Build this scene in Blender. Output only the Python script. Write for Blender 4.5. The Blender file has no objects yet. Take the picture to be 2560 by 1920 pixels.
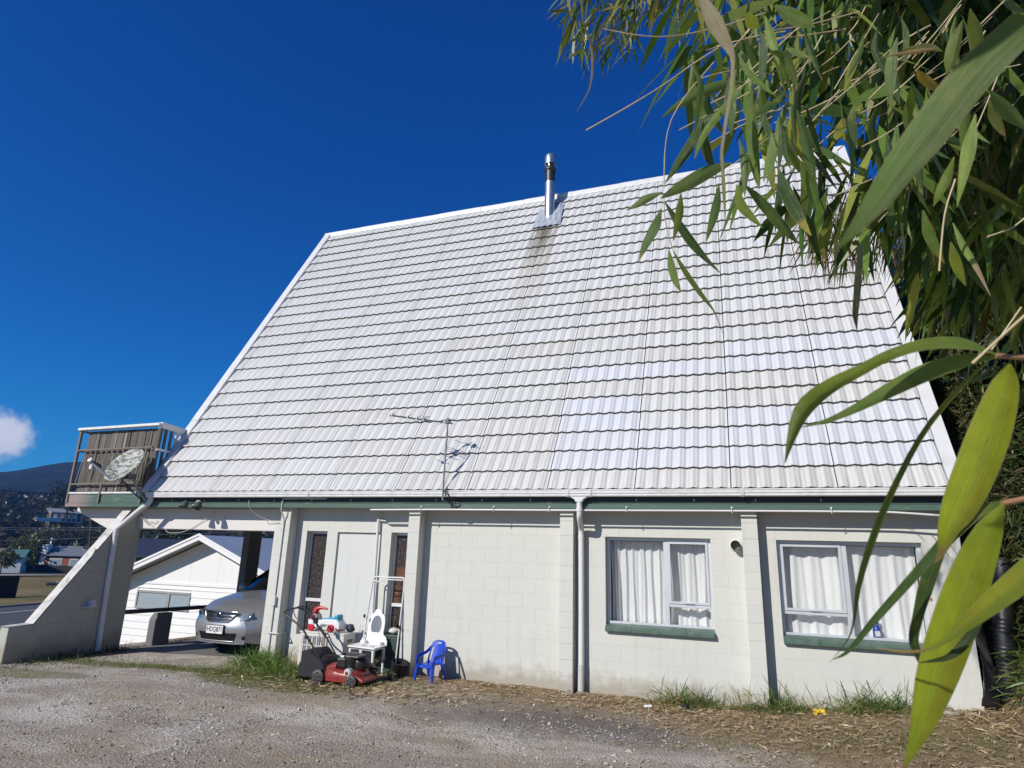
import bpy, bmesh, math, random
import numpy as np
from mathutils import Vector, Matrix, noise as mnoise
random.seed(7)
rng = np.random.default_rng(7)
scene = bpy.context.scene
COL = scene.collection
R = math.radians

# ------------------------------------------------------------------ camera
CAM = np.array([8.2226, -8.9029, 1.9110])
YAW, PITCH, ROLL, FPX = -0.35647, 0.26608, 0.03119, 1570.18      # FPX: focal length in units of 1/2560 of the frame width
def cam_axes():
    cy, sy = math.cos(YAW), math.sin(YAW); cp, sp = math.cos(PITCH), math.sin(PITCH); cr, sr = math.cos(ROLL), math.sin(ROLL)
    f = np.array([sy*cp, cy*cp, sp]); r = np.array([cy, -sy, 0.]); u = np.cross(r, f)
    return cr*r+sr*u, -sr*r+cr*u, f
CR, CU, CF = cam_axes()
cd = bpy.data.cameras.new('camera'); cam = bpy.data.objects.new('camera', cd); COL.objects.link(cam)
cam.matrix_world = Matrix(((CR[0], CU[0], -CF[0], CAM[0]), (CR[1], CU[1], -CF[1], CAM[1]), (CR[2], CU[2], -CF[2], CAM[2]), (0, 0, 0, 1)))
cd.sensor_fit = 'HORIZONTAL'; cd.sensor_width = 36; cd.lens = 36*FPX/2560
cd.clip_start = 0.05; cd.clip_end = 12000
cd.dof.use_dof = True; cd.dof.focus_distance = 10.5; cd.dof.aperture_fstop = 15
scene.camera = cam

# ------------------------------------------------------------------ light
LDIR = Vector((0.535, 1.0, -0.685)).normalized()                 # the way the sunlight travels
world = bpy.data.worlds.new('World'); scene.world = world; world.use_nodes = True
wn, wl = world.node_tree.nodes, world.node_tree.links
wn.clear()
sky = wn.new('ShaderNodeTexSky'); sky.sky_type = 'NISHITA'; sky.sun_disc = False
sky.sun_elevation = math.asin(-LDIR.z); sky.sun_rotation = math.atan2(-LDIR.x, -LDIR.y)
sky.altitude = 900; sky.air_density = 1.0; sky.dust_density = 0.15; sky.ozone_density = 5.0
gam = wn.new('ShaderNodeGamma'); gam.inputs[1].default_value = 1.22
hsv = wn.new('ShaderNodeHueSaturation'); hsv.inputs['Saturation'].default_value = 1.12; hsv.inputs['Value'].default_value = 0.62
bg = wn.new('ShaderNodeBackground'); bg.inputs[1].default_value = 0.10
out = wn.new('ShaderNodeOutputWorld')
wl.new(sky.outputs[0], gam.inputs[0]); wl.new(gam.outputs[0], hsv.inputs['Color'])
sepc = wn.new('ShaderNodeSeparateColor'); comb = wn.new('ShaderNodeCombineColor'); wl.new(hsv.outputs[0], sepc.inputs[0])
for ch, k_, e_ in ((0, .10, 1.6), (1, .90, 1.03), (2, 1.69, .8)):     # the deep, slightly violet-free blue of clear southern winter air
    pw = wn.new('ShaderNodeMath'); pw.operation = 'POWER'; pw.inputs[1].default_value = e_; ml = wn.new('ShaderNodeMath'); ml.operation = 'MULTIPLY'; ml.inputs[1].default_value = k_
    wl.new(sepc.outputs[ch], pw.inputs[0]); wl.new(pw.outputs[0], ml.inputs[0]); wl.new(ml.outputs[0], comb.inputs[ch])
SKYCOL = comb.outputs[0]
# one small cumulus cloud low in the north-west sky, laid in by direction
tc = wn.new('ShaderNodeTexCoord')
cdir = Vector((CF + (-8-1280)/FPX*CR - (1092-960)/FPX*CU)).normalized()
vm = wn.new('ShaderNodeVectorMath'); vm.operation = 'SUBTRACT'; vm.inputs[1].default_value = cdir
wl.new(tc.outputs['Generated'], vm.inputs[0])
sc = wn.new('ShaderNodeVectorMath'); sc.operation = 'MULTIPLY'; sc.inputs[1].default_value = (1, 1, 1.05); wl.new(vm.outputs[0], sc.inputs[0])
ln = wn.new('ShaderNodeVectorMath'); ln.operation = 'LENGTH'; wl.new(sc.outputs[0], ln.inputs[0])
nz = wn.new('ShaderNodeTexNoise'); nz.inputs['Scale'].default_value = 26; nz.inputs['Detail'].default_value = 6; nz.inputs['Roughness'].default_value = .55
wl.new(tc.outputs['Generated'], nz.inputs['Vector'])
m1 = wn.new('ShaderNodeMath'); m1.operation = 'MULTIPLY_ADD'; m1.inputs[1].default_value = -.085; wl.new(nz.outputs[0], m1.inputs[0]); wl.new(ln.outputs['Value'], m1.inputs[2])
mr = wn.new('ShaderNodeMapRange'); mr.interpolation_type = 'SMOOTHSTEP'
mr.inputs['From Min'].default_value = .000; mr.inputs['From Max'].default_value = -.028; wl.new(m1.outputs[0], mr.inputs['Value'])
mixc = wn.new('ShaderNodeMix'); mixc.data_type = 'RGBA'; wl.new(mr.outputs[0], mixc.inputs['Factor'])
wl.new(SKYCOL, mixc.inputs['A']); mixc.inputs['B'].default_value = (7.6, 7.9, 8.6, 1)
wl.new(mixc.outputs['Result'], bg.inputs[0]); wl.new(bg.outputs[0], out.inputs[0])

sd = bpy.data.lights.new('sun', 'SUN'); sd.energy = 4.9; sd.angle = R(0.5); sd.color = (1.0, 0.95, 0.865)
sun = bpy.data.objects.new('sun', sd); COL.objects.link(sun); sun.location = (-10, -20, 20)
sun.rotation_euler = LDIR.to_track_quat('-Z', 'Y').to_euler()
vs = scene.view_settings; vs.view_transform = 'Standard'; vs.look = 'None'; vs.exposure = 0.0; vs.gamma = 1.0; vs.use_curve_mapping = False
scene.render.engine = 'CYCLES'
scene.cycles.max_bounces = 8; scene.cycles.transparent_max_bounces = 12; scene.cycles.sample_clamp_indirect = 6

# ------------------------------------------------------------------ helpers
def ray(x, y):
    return CF + (x-1280)/FPX*CR - (y-960)/FPX*CU
def at(x, y, d):                       # the point d metres in front of the lens in the direction (x, y)
    return Vector(CAM + d*ray(x, y))
def onY(x, y, Y):
    d = ray(x, y); return Vector(CAM + (Y-CAM[1])/d[1]*d)
def onX(x, y, X):
    d = ray(x, y); return Vector(CAM + (X-CAM[0])/d[0]*d)
def onZ(x, y, Z):
    d = ray(x, y); return Vector(CAM + (Z-CAM[2])/d[2]*d)

class NT:
    def __init__(s, name):
        s.m = bpy.data.materials.new(name); s.m.use_nodes = True; s.t = s.m.node_tree; s.n = s.t.nodes; s.l = s.t.links
        s.n.clear(); s.out = s.n.new('ShaderNodeOutputMaterial')
    def new(s, typ, **kw):
        n = s.n.new(typ)
        for k, v in kw.items():
            if k.startswith('i_'):
                key = k[2:].replace('_', ' '); 
                n.inputs[key].default_value = v
            else: setattr(n, k, v)
        return n
    def link(s, a, b): s.l.new(a, b)
    def noise(s, vec, scale, detail=4, rough=.55, dim='3D', w=None):
        n = s.new('ShaderNodeTexNoise'); n.noise_dimensions = dim
        n.inputs['Scale'].default_value = scale; n.inputs['Detail'].default_value = detail; n.inputs['Roughness'].default_value = rough
        if vec is not None: s.link(vec, n.inputs['Vector'])
        if w is not None: s.link(w, n.inputs['W'])
        return n.outputs[0]
    def ramp(s, fac, stops, interp='LINEAR'):
        n = s.new('ShaderNodeValToRGB'); n.color_ramp.interpolation = interp
        cr = n.color_ramp
        while len(cr.elements) < len(stops): cr.elements.new(.5)
        for e, (p, c) in zip(cr.elements, stops):
            e.position = p; e.color = (c, c, c, 1) if not hasattr(c, '__len__') else (*c, 1)
        s.link(fac, n.inputs[0]); return n.outputs[0]
    def mix(s, f, a, b, mode='MIX'):
        n = s.new('ShaderNodeMix'); n.data_type = 'RGBA'; n.blend_type = mode
        for sock, v in (('Factor', f), ('A', a), ('B', b)):
            if hasattr(v, 'is_linked') or hasattr(v, 'links'): s.link(v, n.inputs[sock])
            elif sock == 'Factor': n.inputs['Factor'].default_value = v
            else: n.inputs[sock].default_value = (*v, 1)
        return n.outputs['Result']
    def math(s, op, a, b=0., c=0., clamp=False):
        n = s.new('ShaderNodeMath'); n.operation = op; n.use_clamp = clamp
        for i, v in enumerate((a, b, c)):
            if hasattr(v, 'links'): s.link(v, n.inputs[i])
            else: n.inputs[i].default_value = v
        return n.outputs[0]
    def bump(s, h, strength=.3, dist=.01, normal=None):
        n = s.new('ShaderNodeBump'); n.inputs['Strength'].default_value = strength; n.inputs['Distance'].default_value = dist
        s.link(h, n.inputs['Height'])
        if normal is not None: s.link(normal, n.inputs['Normal'])
        return n.outputs[0]
    def pos(s): return s.new('ShaderNodeNewGeometry').outputs['Position']
    def objc(s): return s.new('ShaderNodeTexCoord').outputs['Object']
    def scale(s, v, sc):
        n = s.new('ShaderNodeVectorMath'); n.operation = 'MULTIPLY'; n.inputs[1].default_value = sc; s.link(v, n.inputs[0]); return n.outputs[0]
    def xyz(s, v):
        n = s.new('ShaderNodeSeparateXYZ'); s.link(v, n.inputs[0]); return n.outputs
    def rnd(s): return s.new('ShaderNodeObjectInfo').outputs['Random']
    def pbsdf(s, col=None, rough=.6, metal=0., normal=None, spec=.5, coat=0.):
        n = s.new('ShaderNodeBsdfPrincipled')
        if col is not None:
            if hasattr(col, 'links'): s.link(col, n.inputs['Base Color'])
            else: n.inputs['Base Color'].default_value = (*col, 1)
        if hasattr(rough, 'links'): s.link(rough, n.inputs['Roughness'])
        else: n.inputs['Roughness'].default_value = rough
        n.inputs['Metallic'].default_value = metal; n.inputs['Specular IOR Level'].default_value = spec
        n.inputs['Coat Weight'].default_value = coat; n.inputs['Coat Roughness'].default_value = .05
        if normal is not None: s.link(normal, n.inputs['Normal'])
        return n
    def done(s, sh):
        s.link(sh.outputs[0] if hasattr(sh, 'outputs') else sh, s.out.inputs['Surface']); return s.m

MAT = {}
def plain(name, col, rough=.5, metal=0., var=.12, vs_=6., bump=.0, bs=60., spec=.5, coat=0., dirt=None, dirtamt=.0, dscale=3.):
    """painted / moulded / metal surface with a little uneven tone, relief and grime"""
    t = NT(name); p = t.pos()
    n = t.noise(p, vs_, 5)
    c = t.mix(n, tuple(max(0, x*(1-var)) for x in col), tuple(min(1, x*(1+var)) for x in col))
    if dirt is not None:
        d = t.ramp(t.noise(p, dscale, 6, .65), [(.48, 0.), (.72, 1.)])
        d = t.math('MULTIPLY', d, dirtamt)
        c = t.mix(d, c, dirt)
    nm = t.bump(t.noise(p, bs, 4), bump, .004) if bump else None
    rr = t.math('MULTIPLY_ADD', n, .18, rough-.09)
    MAT[name] = t.done(t.pbsdf(c, rr, metal, nm, spec, coat)); return MAT[name]

class MB:
    """collects boxes, tubes, prisms and sheets into one mesh"""
    def __init__(s): s.v = []; s.f = []; s.uv = None
    def add(s, vs, fs):
        o = len(s.v); s.v += [tuple(v) for v in vs]; s.f += [tuple(o+i for i in f) for f in fs]; return s
    def box(s, x0, x1, y0, y1, z0, z1):
        return s.add([(x0,y0,z0),(x1,y0,z0),(x1,y1,z0),(x0,y1,z0),(x0,y0,z1),(x1,y0,z1),(x1,y1,z1),(x0,y1,z1)],
                     [(0,3,2,1),(4,5,6,7),(0,1,5,4),(1,2,6,5),(2,3,7,6),(3,0,4,7)])
    def bar(s, p0, p1, w, h, up=(0,0,1)):            # a rectangular bar from p0 to p1
        p0, p1 = Vector(p0), Vector(p1); d = (p1-p0).normalized(); up = Vector(up)
        if abs(d.dot(up)) > .98: up = Vector((0,1,0))
        r = d.cross(up).normalized()*w/2; u = r.cross(d).normalized()*h/2
        vs = [p+a*r+b*u for p in (p0, p1) for a, b in ((-1,-1),(1,-1),(1,1),(-1,1))]
        return s.add(vs, [(3,2,1,0),(4,5,6,7),(0,1,5,4),(1,2,6,5),(2,3,7,6),(3,0,4,7)])
    def tube(s, pts, r, seg=10, cap=True, radii=None):
        pts = [Vector(p) for p in pts]; n = len(pts); rings = []
        up = Vector((0,0,1)); d0 = (pts[1]-pts[0]).normalized()
        if abs(d0.dot(up)) > .9: up = Vector((1,0,0))
        a = d0.cross(up).normalized()
        vs, fs = [], []
        for i, p in enumerate(pts):
            d = ((pts[min(i+1,n-1)]-p).normalized()+(p-pts[max(i-1,0)]).normalized()).normalized() if 0 < i < n-1 else (pts[1]-pts[0] if i == 0 else pts[-1]-pts[-2]).normalized()
            a = (a-d*a.dot(d)).normalized(); b = d.cross(a)
            rr = radii[i] if radii else r
            vs += [p+rr*(math.cos(2*math.pi*k/seg)*a+math.sin(2*math.pi*k/seg)*b) for k in range(seg)]
        for i in range(n-1):
            for k in range(seg):
                fs.append((i*seg+k, i*seg+(k+1)%seg, (i+1)*seg+(k+1)%seg, (i+1)*seg+k))
        if cap:
            fs.append(tuple(reversed(range(seg)))); fs.append(tuple((n-1)*seg+k for k in range(seg)))
        return s.add(vs, fs)
    def lathe(s, c, axis, prof, seg=20):             # prof: (along, radius) pairs round an axis through c
        c = Vector(c); ax = Vector(axis).normalized(); t = Vector((0,0,1)) if abs(ax.z) < .9 else Vector((1,0,0))
        a = ax.cross(t).normalized(); b = ax.cross(a); vs, fs = [], []
        for (h, r) in prof:
            vs += [c+ax*h+r*(math.cos(2*math.pi*k/seg)*a+math.sin(2*math.pi*k/seg)*b) for k in range(seg)]
        for i in range(len(prof)-1):
            for k in range(seg): fs.append((i*seg+k, i*seg+(k+1)%seg, (i+1)*seg+(k+1)%seg, (i+1)*seg+k))
        fs.append(tuple(reversed(range(seg)))); fs.append(tuple((len(prof)-1)*seg+k for k in range(seg)))
        return s.add(vs, fs)
    def prism(s, poly, axis, a, b):                   # poly in the two other axes, extruded along axis from a to b
        def mk(p, t): return {'x': (t, p[0], p[1]), 'y': (p[0], t, p[1]), 'z': (p[0], p[1], t)}[axis]
        n = len(poly); vs = [mk(p, a) for p in poly]+[mk(p, b) for p in poly]
        fs = [tuple(range(n)), tuple(reversed(range(n, 2*n)))]+[(i, n+i, n+(i+1)%n, (i+1)%n) for i in range(n)]
        return s.add(vs, fs)
    def grid(s, fn, nu, nv, closeu=False):
        vs = [fn(i/nu, j/nv) for j in range(nv+1) for i in range(nu+1)]
        fs = [(j*(nu+1)+i, j*(nu+1)+i+1, (j+1)*(nu+1)+i+1, (j+1)*(nu+1)+i) for j in range(nv) for i in range(nu)]
        return s.add(vs, fs)
    def mesh(s, name, mat=None, bevel=0., smooth=None, seg=1):
        me = bpy.data.meshes.new(name); me.from_pydata(s.v, [], s.f)
        bm = bmesh.new(); bm.from_mesh(me)
        bmesh.ops.recalc_face_normals(bm, faces=bm.faces)
        if bevel:
            es = [e for e in bm.edges if len(e.link_faces) == 2 and e.calc_face_angle(0) > .5]
            bmesh.ops.bevel(bm, geom=es, offset=bevel, segments=seg, profile=.6, affect='EDGES', clamp_overlap=True)
        bm.to_mesh(me); bm.free()
        if smooth is not None:
            for p in me.polygons: p.use_smooth = True
            me.set_sharp_from_angle(angle=R(smooth))
        if mat is not None: me.materials.append(MAT[mat] if isinstance(mat, str) else mat)
        return me
    def build(s, name, mat, parent=None, bevel=0., smooth=None, seg=1):
        return obj(name, s.mesh(name, mat, bevel, smooth, seg), parent)

def obj(name, me, parent=None, loc=None, rot=None):
    o = bpy.data.objects.new(name, me); COL.objects.link(o)
    if parent is not None:
        o.parent = parent; o.matrix_parent_inverse = PINV(parent)
    if loc is not None: o.location = loc
    if rot is not None: o.rotation_euler = rot
    return o
def PINV(p):                                          # inverse of the parent chain's own transform (children are written in world space)
    m = Matrix.Identity(4); q = p; chain = []
    while q is not None: chain.append(q); q = q.parent
    for q in reversed(chain): m = m @ (q.matrix_parent_inverse if q.parent else Matrix.Identity(4)) @ q.matrix_basis
    return m.inverted()
def tag(o, label, cat, group=None):
    o['label'] = label; o['category'] = cat
    if group: o['group'] = group
    return o
def thing(name, label, cat, loc=(0,0,0), rotz=0., group=None):
    o = bpy.data.objects.new(name, None); COL.objects.link(o); o.location = loc; o.rotation_euler = (0, 0, rotz); o.empty_display_size = .2
    return tag(o, label, cat, group)
def struct(o): o['kind'] = 'structure'; return o
def stuff(o): o['kind'] = 'stuff'; return o
def local(parent_obj, o):                             # child written in the parent's own space
    o.matrix_parent_inverse = Matrix.Identity(4); return o
def catmull(P, n):
    P = [np.array(p, float) for p in P]; P = [2*P[0]-P[1]]+P+[2*P[-1]-P[-2]]; outp = []
    m = len(P)-3
    for k in range(n+1):
        t = k/n*m; i = min(int(t), m-1); u = t-i; a, b, c, d = P[i:i+4]
        outp.append(.5*((2*b)+(-a+c)*u+(2*a-5*b+4*c-d)*u*u+(-a+3*b-3*c+d)*u**3))
    return outp
# ================================================================== materials of the house
def wall_paint(name, col, stain=True):
    t = NT(name); p = t.pos(); z = t.xyz(p)[2]
    n = t.noise(p, 1.7, 5, .6); n2 = t.noise(p, 22, 4, .6)
    c = t.mix(n, tuple(x*.95 for x in col), tuple(min(1, x*1.04) for x in col))
    rv = t.rnd(); c = t.mix(t.math('MULTIPLY', rv, .5), c, tuple(x*.955 for x in col))
    spots = t.ramp(t.noise(p, 34, 2, .5), [(.73, 0.), (.78, 1.)])
    c = t.mix(t.math('MULTIPLY', spots, .3), c, (.30, .29, .26))
    if stain:
        wob = t.math('MULTIPLY_ADD', t.noise(p, 5, 5, .65), .5, .02)
        d = t.math('SUBTRACT', t.math('ADD', wob, .20), z)
        d = t.math('MULTIPLY', d, 5., clamp=True)
        c = t.mix(t.math('MULTIPLY', d, .75), c, (.33, .285, .22))
        st = t.ramp(t.noise(t.scale(p, (9, 9, .7)), 1.2, 5, .6), [(.55, 0.), (.8, 1.)])
        c = t.mix(t.math('MULTIPLY', st, .3), c, (.40, .385, .31))
    nm = t.bump(n2, .35, .003); nm = t.bump(t.noise(p, 140, 3), .25, .0015, nm)
    MAT[name] = t.done(t.pbsdf(c, .62, 0, nm, .35)); return MAT[name]
wall_paint('wall_paint', (.60, .60, .55))
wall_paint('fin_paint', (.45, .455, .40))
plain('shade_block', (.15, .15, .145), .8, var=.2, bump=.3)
wall_paint('beam_paint', (.69, .655, .63), False)
def green_timber():
    t = NT('green_paint'); p = t.pos()
    g = t.noise(t.scale(p, (1.2, 8, 40)), 2.2, 6, .65)
    c = t.mix(g, (.060, .108, .086), (.088, .148, .118))
    pe = t.ramp(t.noise(t.scale(p, (1.4, 6, 26)), 1.7, 6, .7), [(.60, 0.), (.66, 1.)])
    c = t.mix(t.math('MULTIPLY', pe, .8), c, (.36, .33, .30))
    x = t.xyz(p)[0]
    far = t.math('MULTIPLY', t.math('SUBTRACT', -3.35, x), 2.2, clamp=True)
    c = t.mix(t.math('MULTIPLY', far, .75), c, (.36, .25, .235))
    MAT['green_paint'] = t.done(t.pbsdf(c, .5, 0, t.bump(g, .4, .004), .4))
green_timber()
plain('sill_green', (.075, .128, .098), .45, var=.22, vs_=14, bump=.3, bs=40, dirt=(.2, .26, .2), dirtamt=.4, dscale=9)
plain('white_pvc', (.68, .68, .67), .35, var=.05, dirt=(.5, .48, .42), dirtamt=.25, dscale=4)
plain('gutter_white', (.70, .70, .70), .35, var=.05, dirt=(.33, .31, .26), dirtamt=.45, dscale=7)
plain('barge_white', (.66, .66, .66), .45, var=.06, bump=.15, bs=30, dirt=(.45, .45, .40), dirtamt=.35, dscale=2.5)
plain('soffit', (.30, .305, .28), .7)
plain('dark_void', (.02, .02, .022), .8)
plain('alu', (.66, .68, .70), .38, metal=.35, var=.06, dirt=(.4, .4, .38), dirtamt=.3, dscale=12)
plain('grey_pvc', (.52, .52, .50), .4, var=.05)
plain('black_plastic', (.018, .018, .02), .42, var=.2)
plain('galv', (.47, .50, .52), .34, metal=.85, var=.2, vs_=14, bump=.1, bs=50)
plain('lead', (.42, .46, .50), .5, metal=.3, var=.35, vs_=10, bump=.5, bs=25)
plain('soot', (.05, .05, .055), .45, metal=.6, var=.3)
plain('concrete', (.40, .385, .35), .85, var=.25, vs_=3, bump=.5, bs=45, dirt=(.25, .22, .17), dirtamt=.6, dscale=2)
plain('floor_dark', (.17, .165, .155), .9, var=.3, vs_=2, bump=.4, bs=40)
plain('footing', (.34, .285, .215), .9, var=.25, vs_=5, bump=.5, bs=30)
plain('interior', (.42, .41, .40), .8)
def tile_mat(name, base, dirtc, amt, tint, grime):
    t = NT(name); p = t.pos(); oc = t.objc(); rv = t.rnd()
    w = t.math('MULTIPLY', rv, 50.)
    v = t.scale(oc, (26, 1.6, 1))
    s1 = t.noise(v, 1.0, 5, .6, '4D', w)
    s2 = t.noise(t.scale(oc, (60, 9, 1)), 1.0, 5, .65, '4D', w)
    c = t.mix(t.math('MULTIPLY', rv, 1.), base, tint)
    d = t.ramp(s1, [(.42, 0.), (.75, 1.)])
    c = t.mix(t.math('MULTIPLY', d, amt), c, dirtc)
    d2 = t.ramp(s2, [(.58, 0.), (.78, 1.)])
    c = t.mix(t.math('MULTIPLY', d2, grime), c, (.30, .30, .28))
    # soot and rust washed down from the flue
    q = t.xyz(p); xx = t.math('ABSOLUTE', t.math('SUBTRACT', q[0], 4.43)); 
    wid = t.math('MULTIPLY_ADD', t.math('SUBTRACT', 8.75, q[2]), .015, .33)
    inx = t.math('MULTIPLY', t.math('SUBTRACT', wid, xx), 7., clamp=True)
    below = t.math('MULTIPLY', t.math('SUBTRACT', 9.12, q[2]), 14., clamp=True)
    fade = t.math('MULTIPLY', t.math('SUBTRACT', q[2], 6.0), .36, clamp=True)
    fl = t.math('MULTIPLY', t.math('MULTIPLY', inx, below), fade)
    str_ = t.ramp(t.noise(t.scale(p, (17, .2, .6)), 1.0, 4, .6), [(.33, 0.), (.55, 1.)])
    fl = t.math('MULTIPLY', fl, str_)
    soot = t.math('MULTIPLY', fl, t.math('MULTIPLY', t.math('SUBTRACT', q[2], 7.5), .9, clamp=True))
    c = t.mix(t.math('MULTIPLY', fl, .8), c, (.36, .30, .22)); c = t.mix(t.math('MULTIPLY', soot, .75), c, (.09, .082, .072))
    nm = t.bump(t.noise(p, 90, 4, .7), .25, .004)
    MAT[name] = t.done(t.pbsdf(c, .55, 0, nm, .35))
tile_mat('tile_clean', (.60, .60, .598), (.41, .41, .39), .55, (.57, .57, .56), .55)
tile_mat('tile_dirty', (.60, .595, .585), (.38, .36, .32), .65, (.57, .563, .548), .85)
tile_mat('tile_new', (.575, .59, .625), (.48, .50, .53), .55, (.59, .60, .625), .2)
plain('tile_nose', (.185, .185, .178), .85, var=.4, vs_=25)  # riser colour darkened for the shade and grime under each lap
def glass_mat(name, tint=(1, 1, 1), gloss=.08):
    t = NT(name)
    tr = t.new('ShaderNodeBsdfTransparent'); tr.inputs[0].default_value = (*tint, 1)
    gl = t.new('ShaderNodeBsdfGlossy'); gl.inputs['Roughness'].default_value = .015
    fr = t.new('ShaderNodeFresnel'); fr.inputs[0].default_value = 1.45
    f = t.math('ADD', fr.outputs[0], gloss*.3)
    m = t.new('ShaderNodeMixShader'); t.link(f, m.inputs[0]); t.link(tr.outputs[0], m.inputs[1]); t.link(gl.outputs[0], m.inputs[2])
    MAT[name] = t.done(m)
glass_mat('pane', (.99, .995, .995), .0); glass_mat('pane_dark', (.35, .37, .38), .3)
def obscure():
    t = NT('obscure_glass'); p = t.pos()
    n = t.noise(t.scale(p, (1, 1, .6)), 42, 3, .6)
    c = t.ramp(n, [(.40, (.022, .017, .017)), (.56, (.06, .045, .04)), (.72, (.16, .11, .09))])
    q = t.xyz(p)
    rust = t.math('MULTIPLY', t.math('MULTIPLY', t.math('GREATER_THAN', q[0], 2.9), t.math('LESS_THAN', t.math('ABSOLUTE', t.math('SUBTRACT', q[2], 1.38)), .3)), t.ramp(t.noise(p, 5, 3), [(.4, 0.), (.6, 1.)]))
    c = t.mix(t.math('MULTIPLY', rust, .55), c, (.25, .085, .03))
    MAT['obscure_glass'] = t.done(t.pbsdf(c, .2, 0, t.bump(n, .9, .01), .5))
obscure()
def curtain_mat():
    t = NT('curtain_cloth'); p = t.pos()
    w = t.noise(t.scale(p, (160, 160, 160)), 1, 2)
    d = t.new('ShaderNodeBsdfDiffuse'); tl = t.new('ShaderNodeBsdfTranslucent')
    c = t.mix(w, (.90, .91, .925), (.96, .965, .97))
    t.link(c, d.inputs[0]); tl.inputs[0].default_value = (.7, .72, .75, 1)
    m = t.new('ShaderNodeMixShader'); m.inputs[0].default_value = .2; t.link(d.outputs[0], m.inputs[1]); t.link(tl.outputs[0], m.inputs[2])
    MAT['curtain_cloth'] = t.done(m)
curtain_mat()
def wood_old(name, a, b):
    t = NT(name); oc = t.pos(); rv = t.rnd()
    g = t.noise(t.scale(oc, (60, 60, 3)), 1.3, 6, .65, '4D', t.math('MULTIPLY', rv, 30.))
    c = t.mix(g, a, b); c = t.mix(t.math('MULTIPLY', rv, .6), c, tuple(x*.6 for x in a))
    MAT[name] = t.done(t.pbsdf(c, .8, 0, t.bump(g, .6, .006), .2))
wood_old('grey_wood', (.10, .09, .08), (.24, .22, .198))
wood_old('pale_wood', (.25, .225, .185), (.36, .33, .28))
plain('rail_white', (.74, .74, .71), .55, var=.1, bump=.2, dirt=(.4, .38, .33), dirtamt=.5, dscale=6)
plain('rust_iron', (.19, .16, .135), .7, var=.3, vs_=12, dirt=(.24, .12, .07), dirtamt=.6, dscale=8)

# ================================================================== house
house = thing('house', 'white block house with a steep pale tiled roof, balcony and carport', 'house', (5, 0, .19))
POSTS = [.965, 3.365, 5.765, 8.160]
OPEN = [(1.363, 1.763, .6, 2.2), (1.963, 2.763, .1, 2.2), (2.963, 3.363, .6, 2.2), (6.363, 7.763, 1.0, 2.2), (8.563, 10.163, 1.0, 2.2)]
WX0, WX1, SOF = .69, 10.56, 2.56
# wall core with the openings left free
wb = MB()
xs = sorted({WX0, WX1, *[o[0] for o in OPEN], *[o[1] for o in OPEN]}); zs = [-.3, .1, .6, 1.0, 2.2, SOF]
for xa, xb in zip(xs, xs[1:]):
    for za, zb in zip(zs, zs[1:]):
        xm, zm = (xa+xb)/2, (za+zb)/2
        if not any(o[0] < xm < o[1] and o[2] < zm < o[3] for o in OPEN): wb.box(xa, xb, .0016, .19, za, zb)
wall = wb.build('wall', 'wall_paint', house)
# face blocks, one by one
bcache = {}
def block_mesh(w, h, d, mat='wall_paint'):
    k = (round(w, 3), round(h, 3), round(d, 3), mat)
    if k not in bcache: bcache[k] = MB().box(0, w, 0, d, 0, h).mesh('block', mat, bevel=.0009)
    return bcache[k]
nb = 0
def spans(a, b, cuts):
    segs = [(a, b)]
    for c0, c1 in cuts:
        segs = [s for (p, q) in segs for s in ((p, min(q, c0)), (max(p, c1), q)) if s[1]-s[0] > .03]
    return segs
GAP = .0010
for k in range(1, 13):
    z0, z1 = .2*k, min(.2*k+.2, SOF); off = .363 if k % 2 == 0 else .163
    joints = [WX0]+[off+.4*m for m in range(-3, 30) if WX0+.05 < off+.4*m < WX1-.05]+[WX1]
    cuts = [(p, p+.19) for p in POSTS]+[(o[0], o[1]) for o in OPEN if o[2] < (z0+z1)/2 < o[3]]
    for a_, b_ in zip(joints, joints[1:]):
        for p, q in spans(a_, b_, cuts):
            if random.random() < .0: continue
            o = obj('block', block_mesh(q-p-GAP, z1-z0-GAP, .014), wall, (p+GAP/2, -random.uniform(0, .0009), z0+GAP/2)); nb += 1
MB().box(WX0, WX1, -.035, .1, -.2, .185).build('footing', 'footing', house, bevel=.01)
# projecting pillars, laid block on block
for i, px in enumerate(POSTS):
    pil = MB().box(px+.004, px+.186, -.196, .003, -.1, SOF).build('pillar', 'wall_paint', house)
    for k in range(0, 13):
        z0, z1 = .2*k, min(.2*k+.2, SOF)
        obj('block', block_mesh(.19, z1-z0-.003, .2), pil, (px+random.uniform(-.0008, .0008), -.2+random.uniform(-.001, .001), z0)); nb += 1
# room inside
MB().box(WX0, 10.5, 3.4, 3.5, -.2, 2.5).box(.69, .78, .19, 3.4, -.2, 2.5).build('inner_wall', 'interior', house)
MB().box(WX0, 10.5, .19, 3.4, .1, .15).build('inner_floor', 'interior', house)
MB().box(10.46, 10.56, .19, 7.9, -.3, 2.56).box(-2.0, 10.56, 7.8, 7.95, -.3, 2.7).build('outer_wall', 'wall_paint', house)
MB().box(-2.04, 10.56, -.27, 7.9, SOF, SOF+.03).build('soffit', 'soffit', house)

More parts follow.
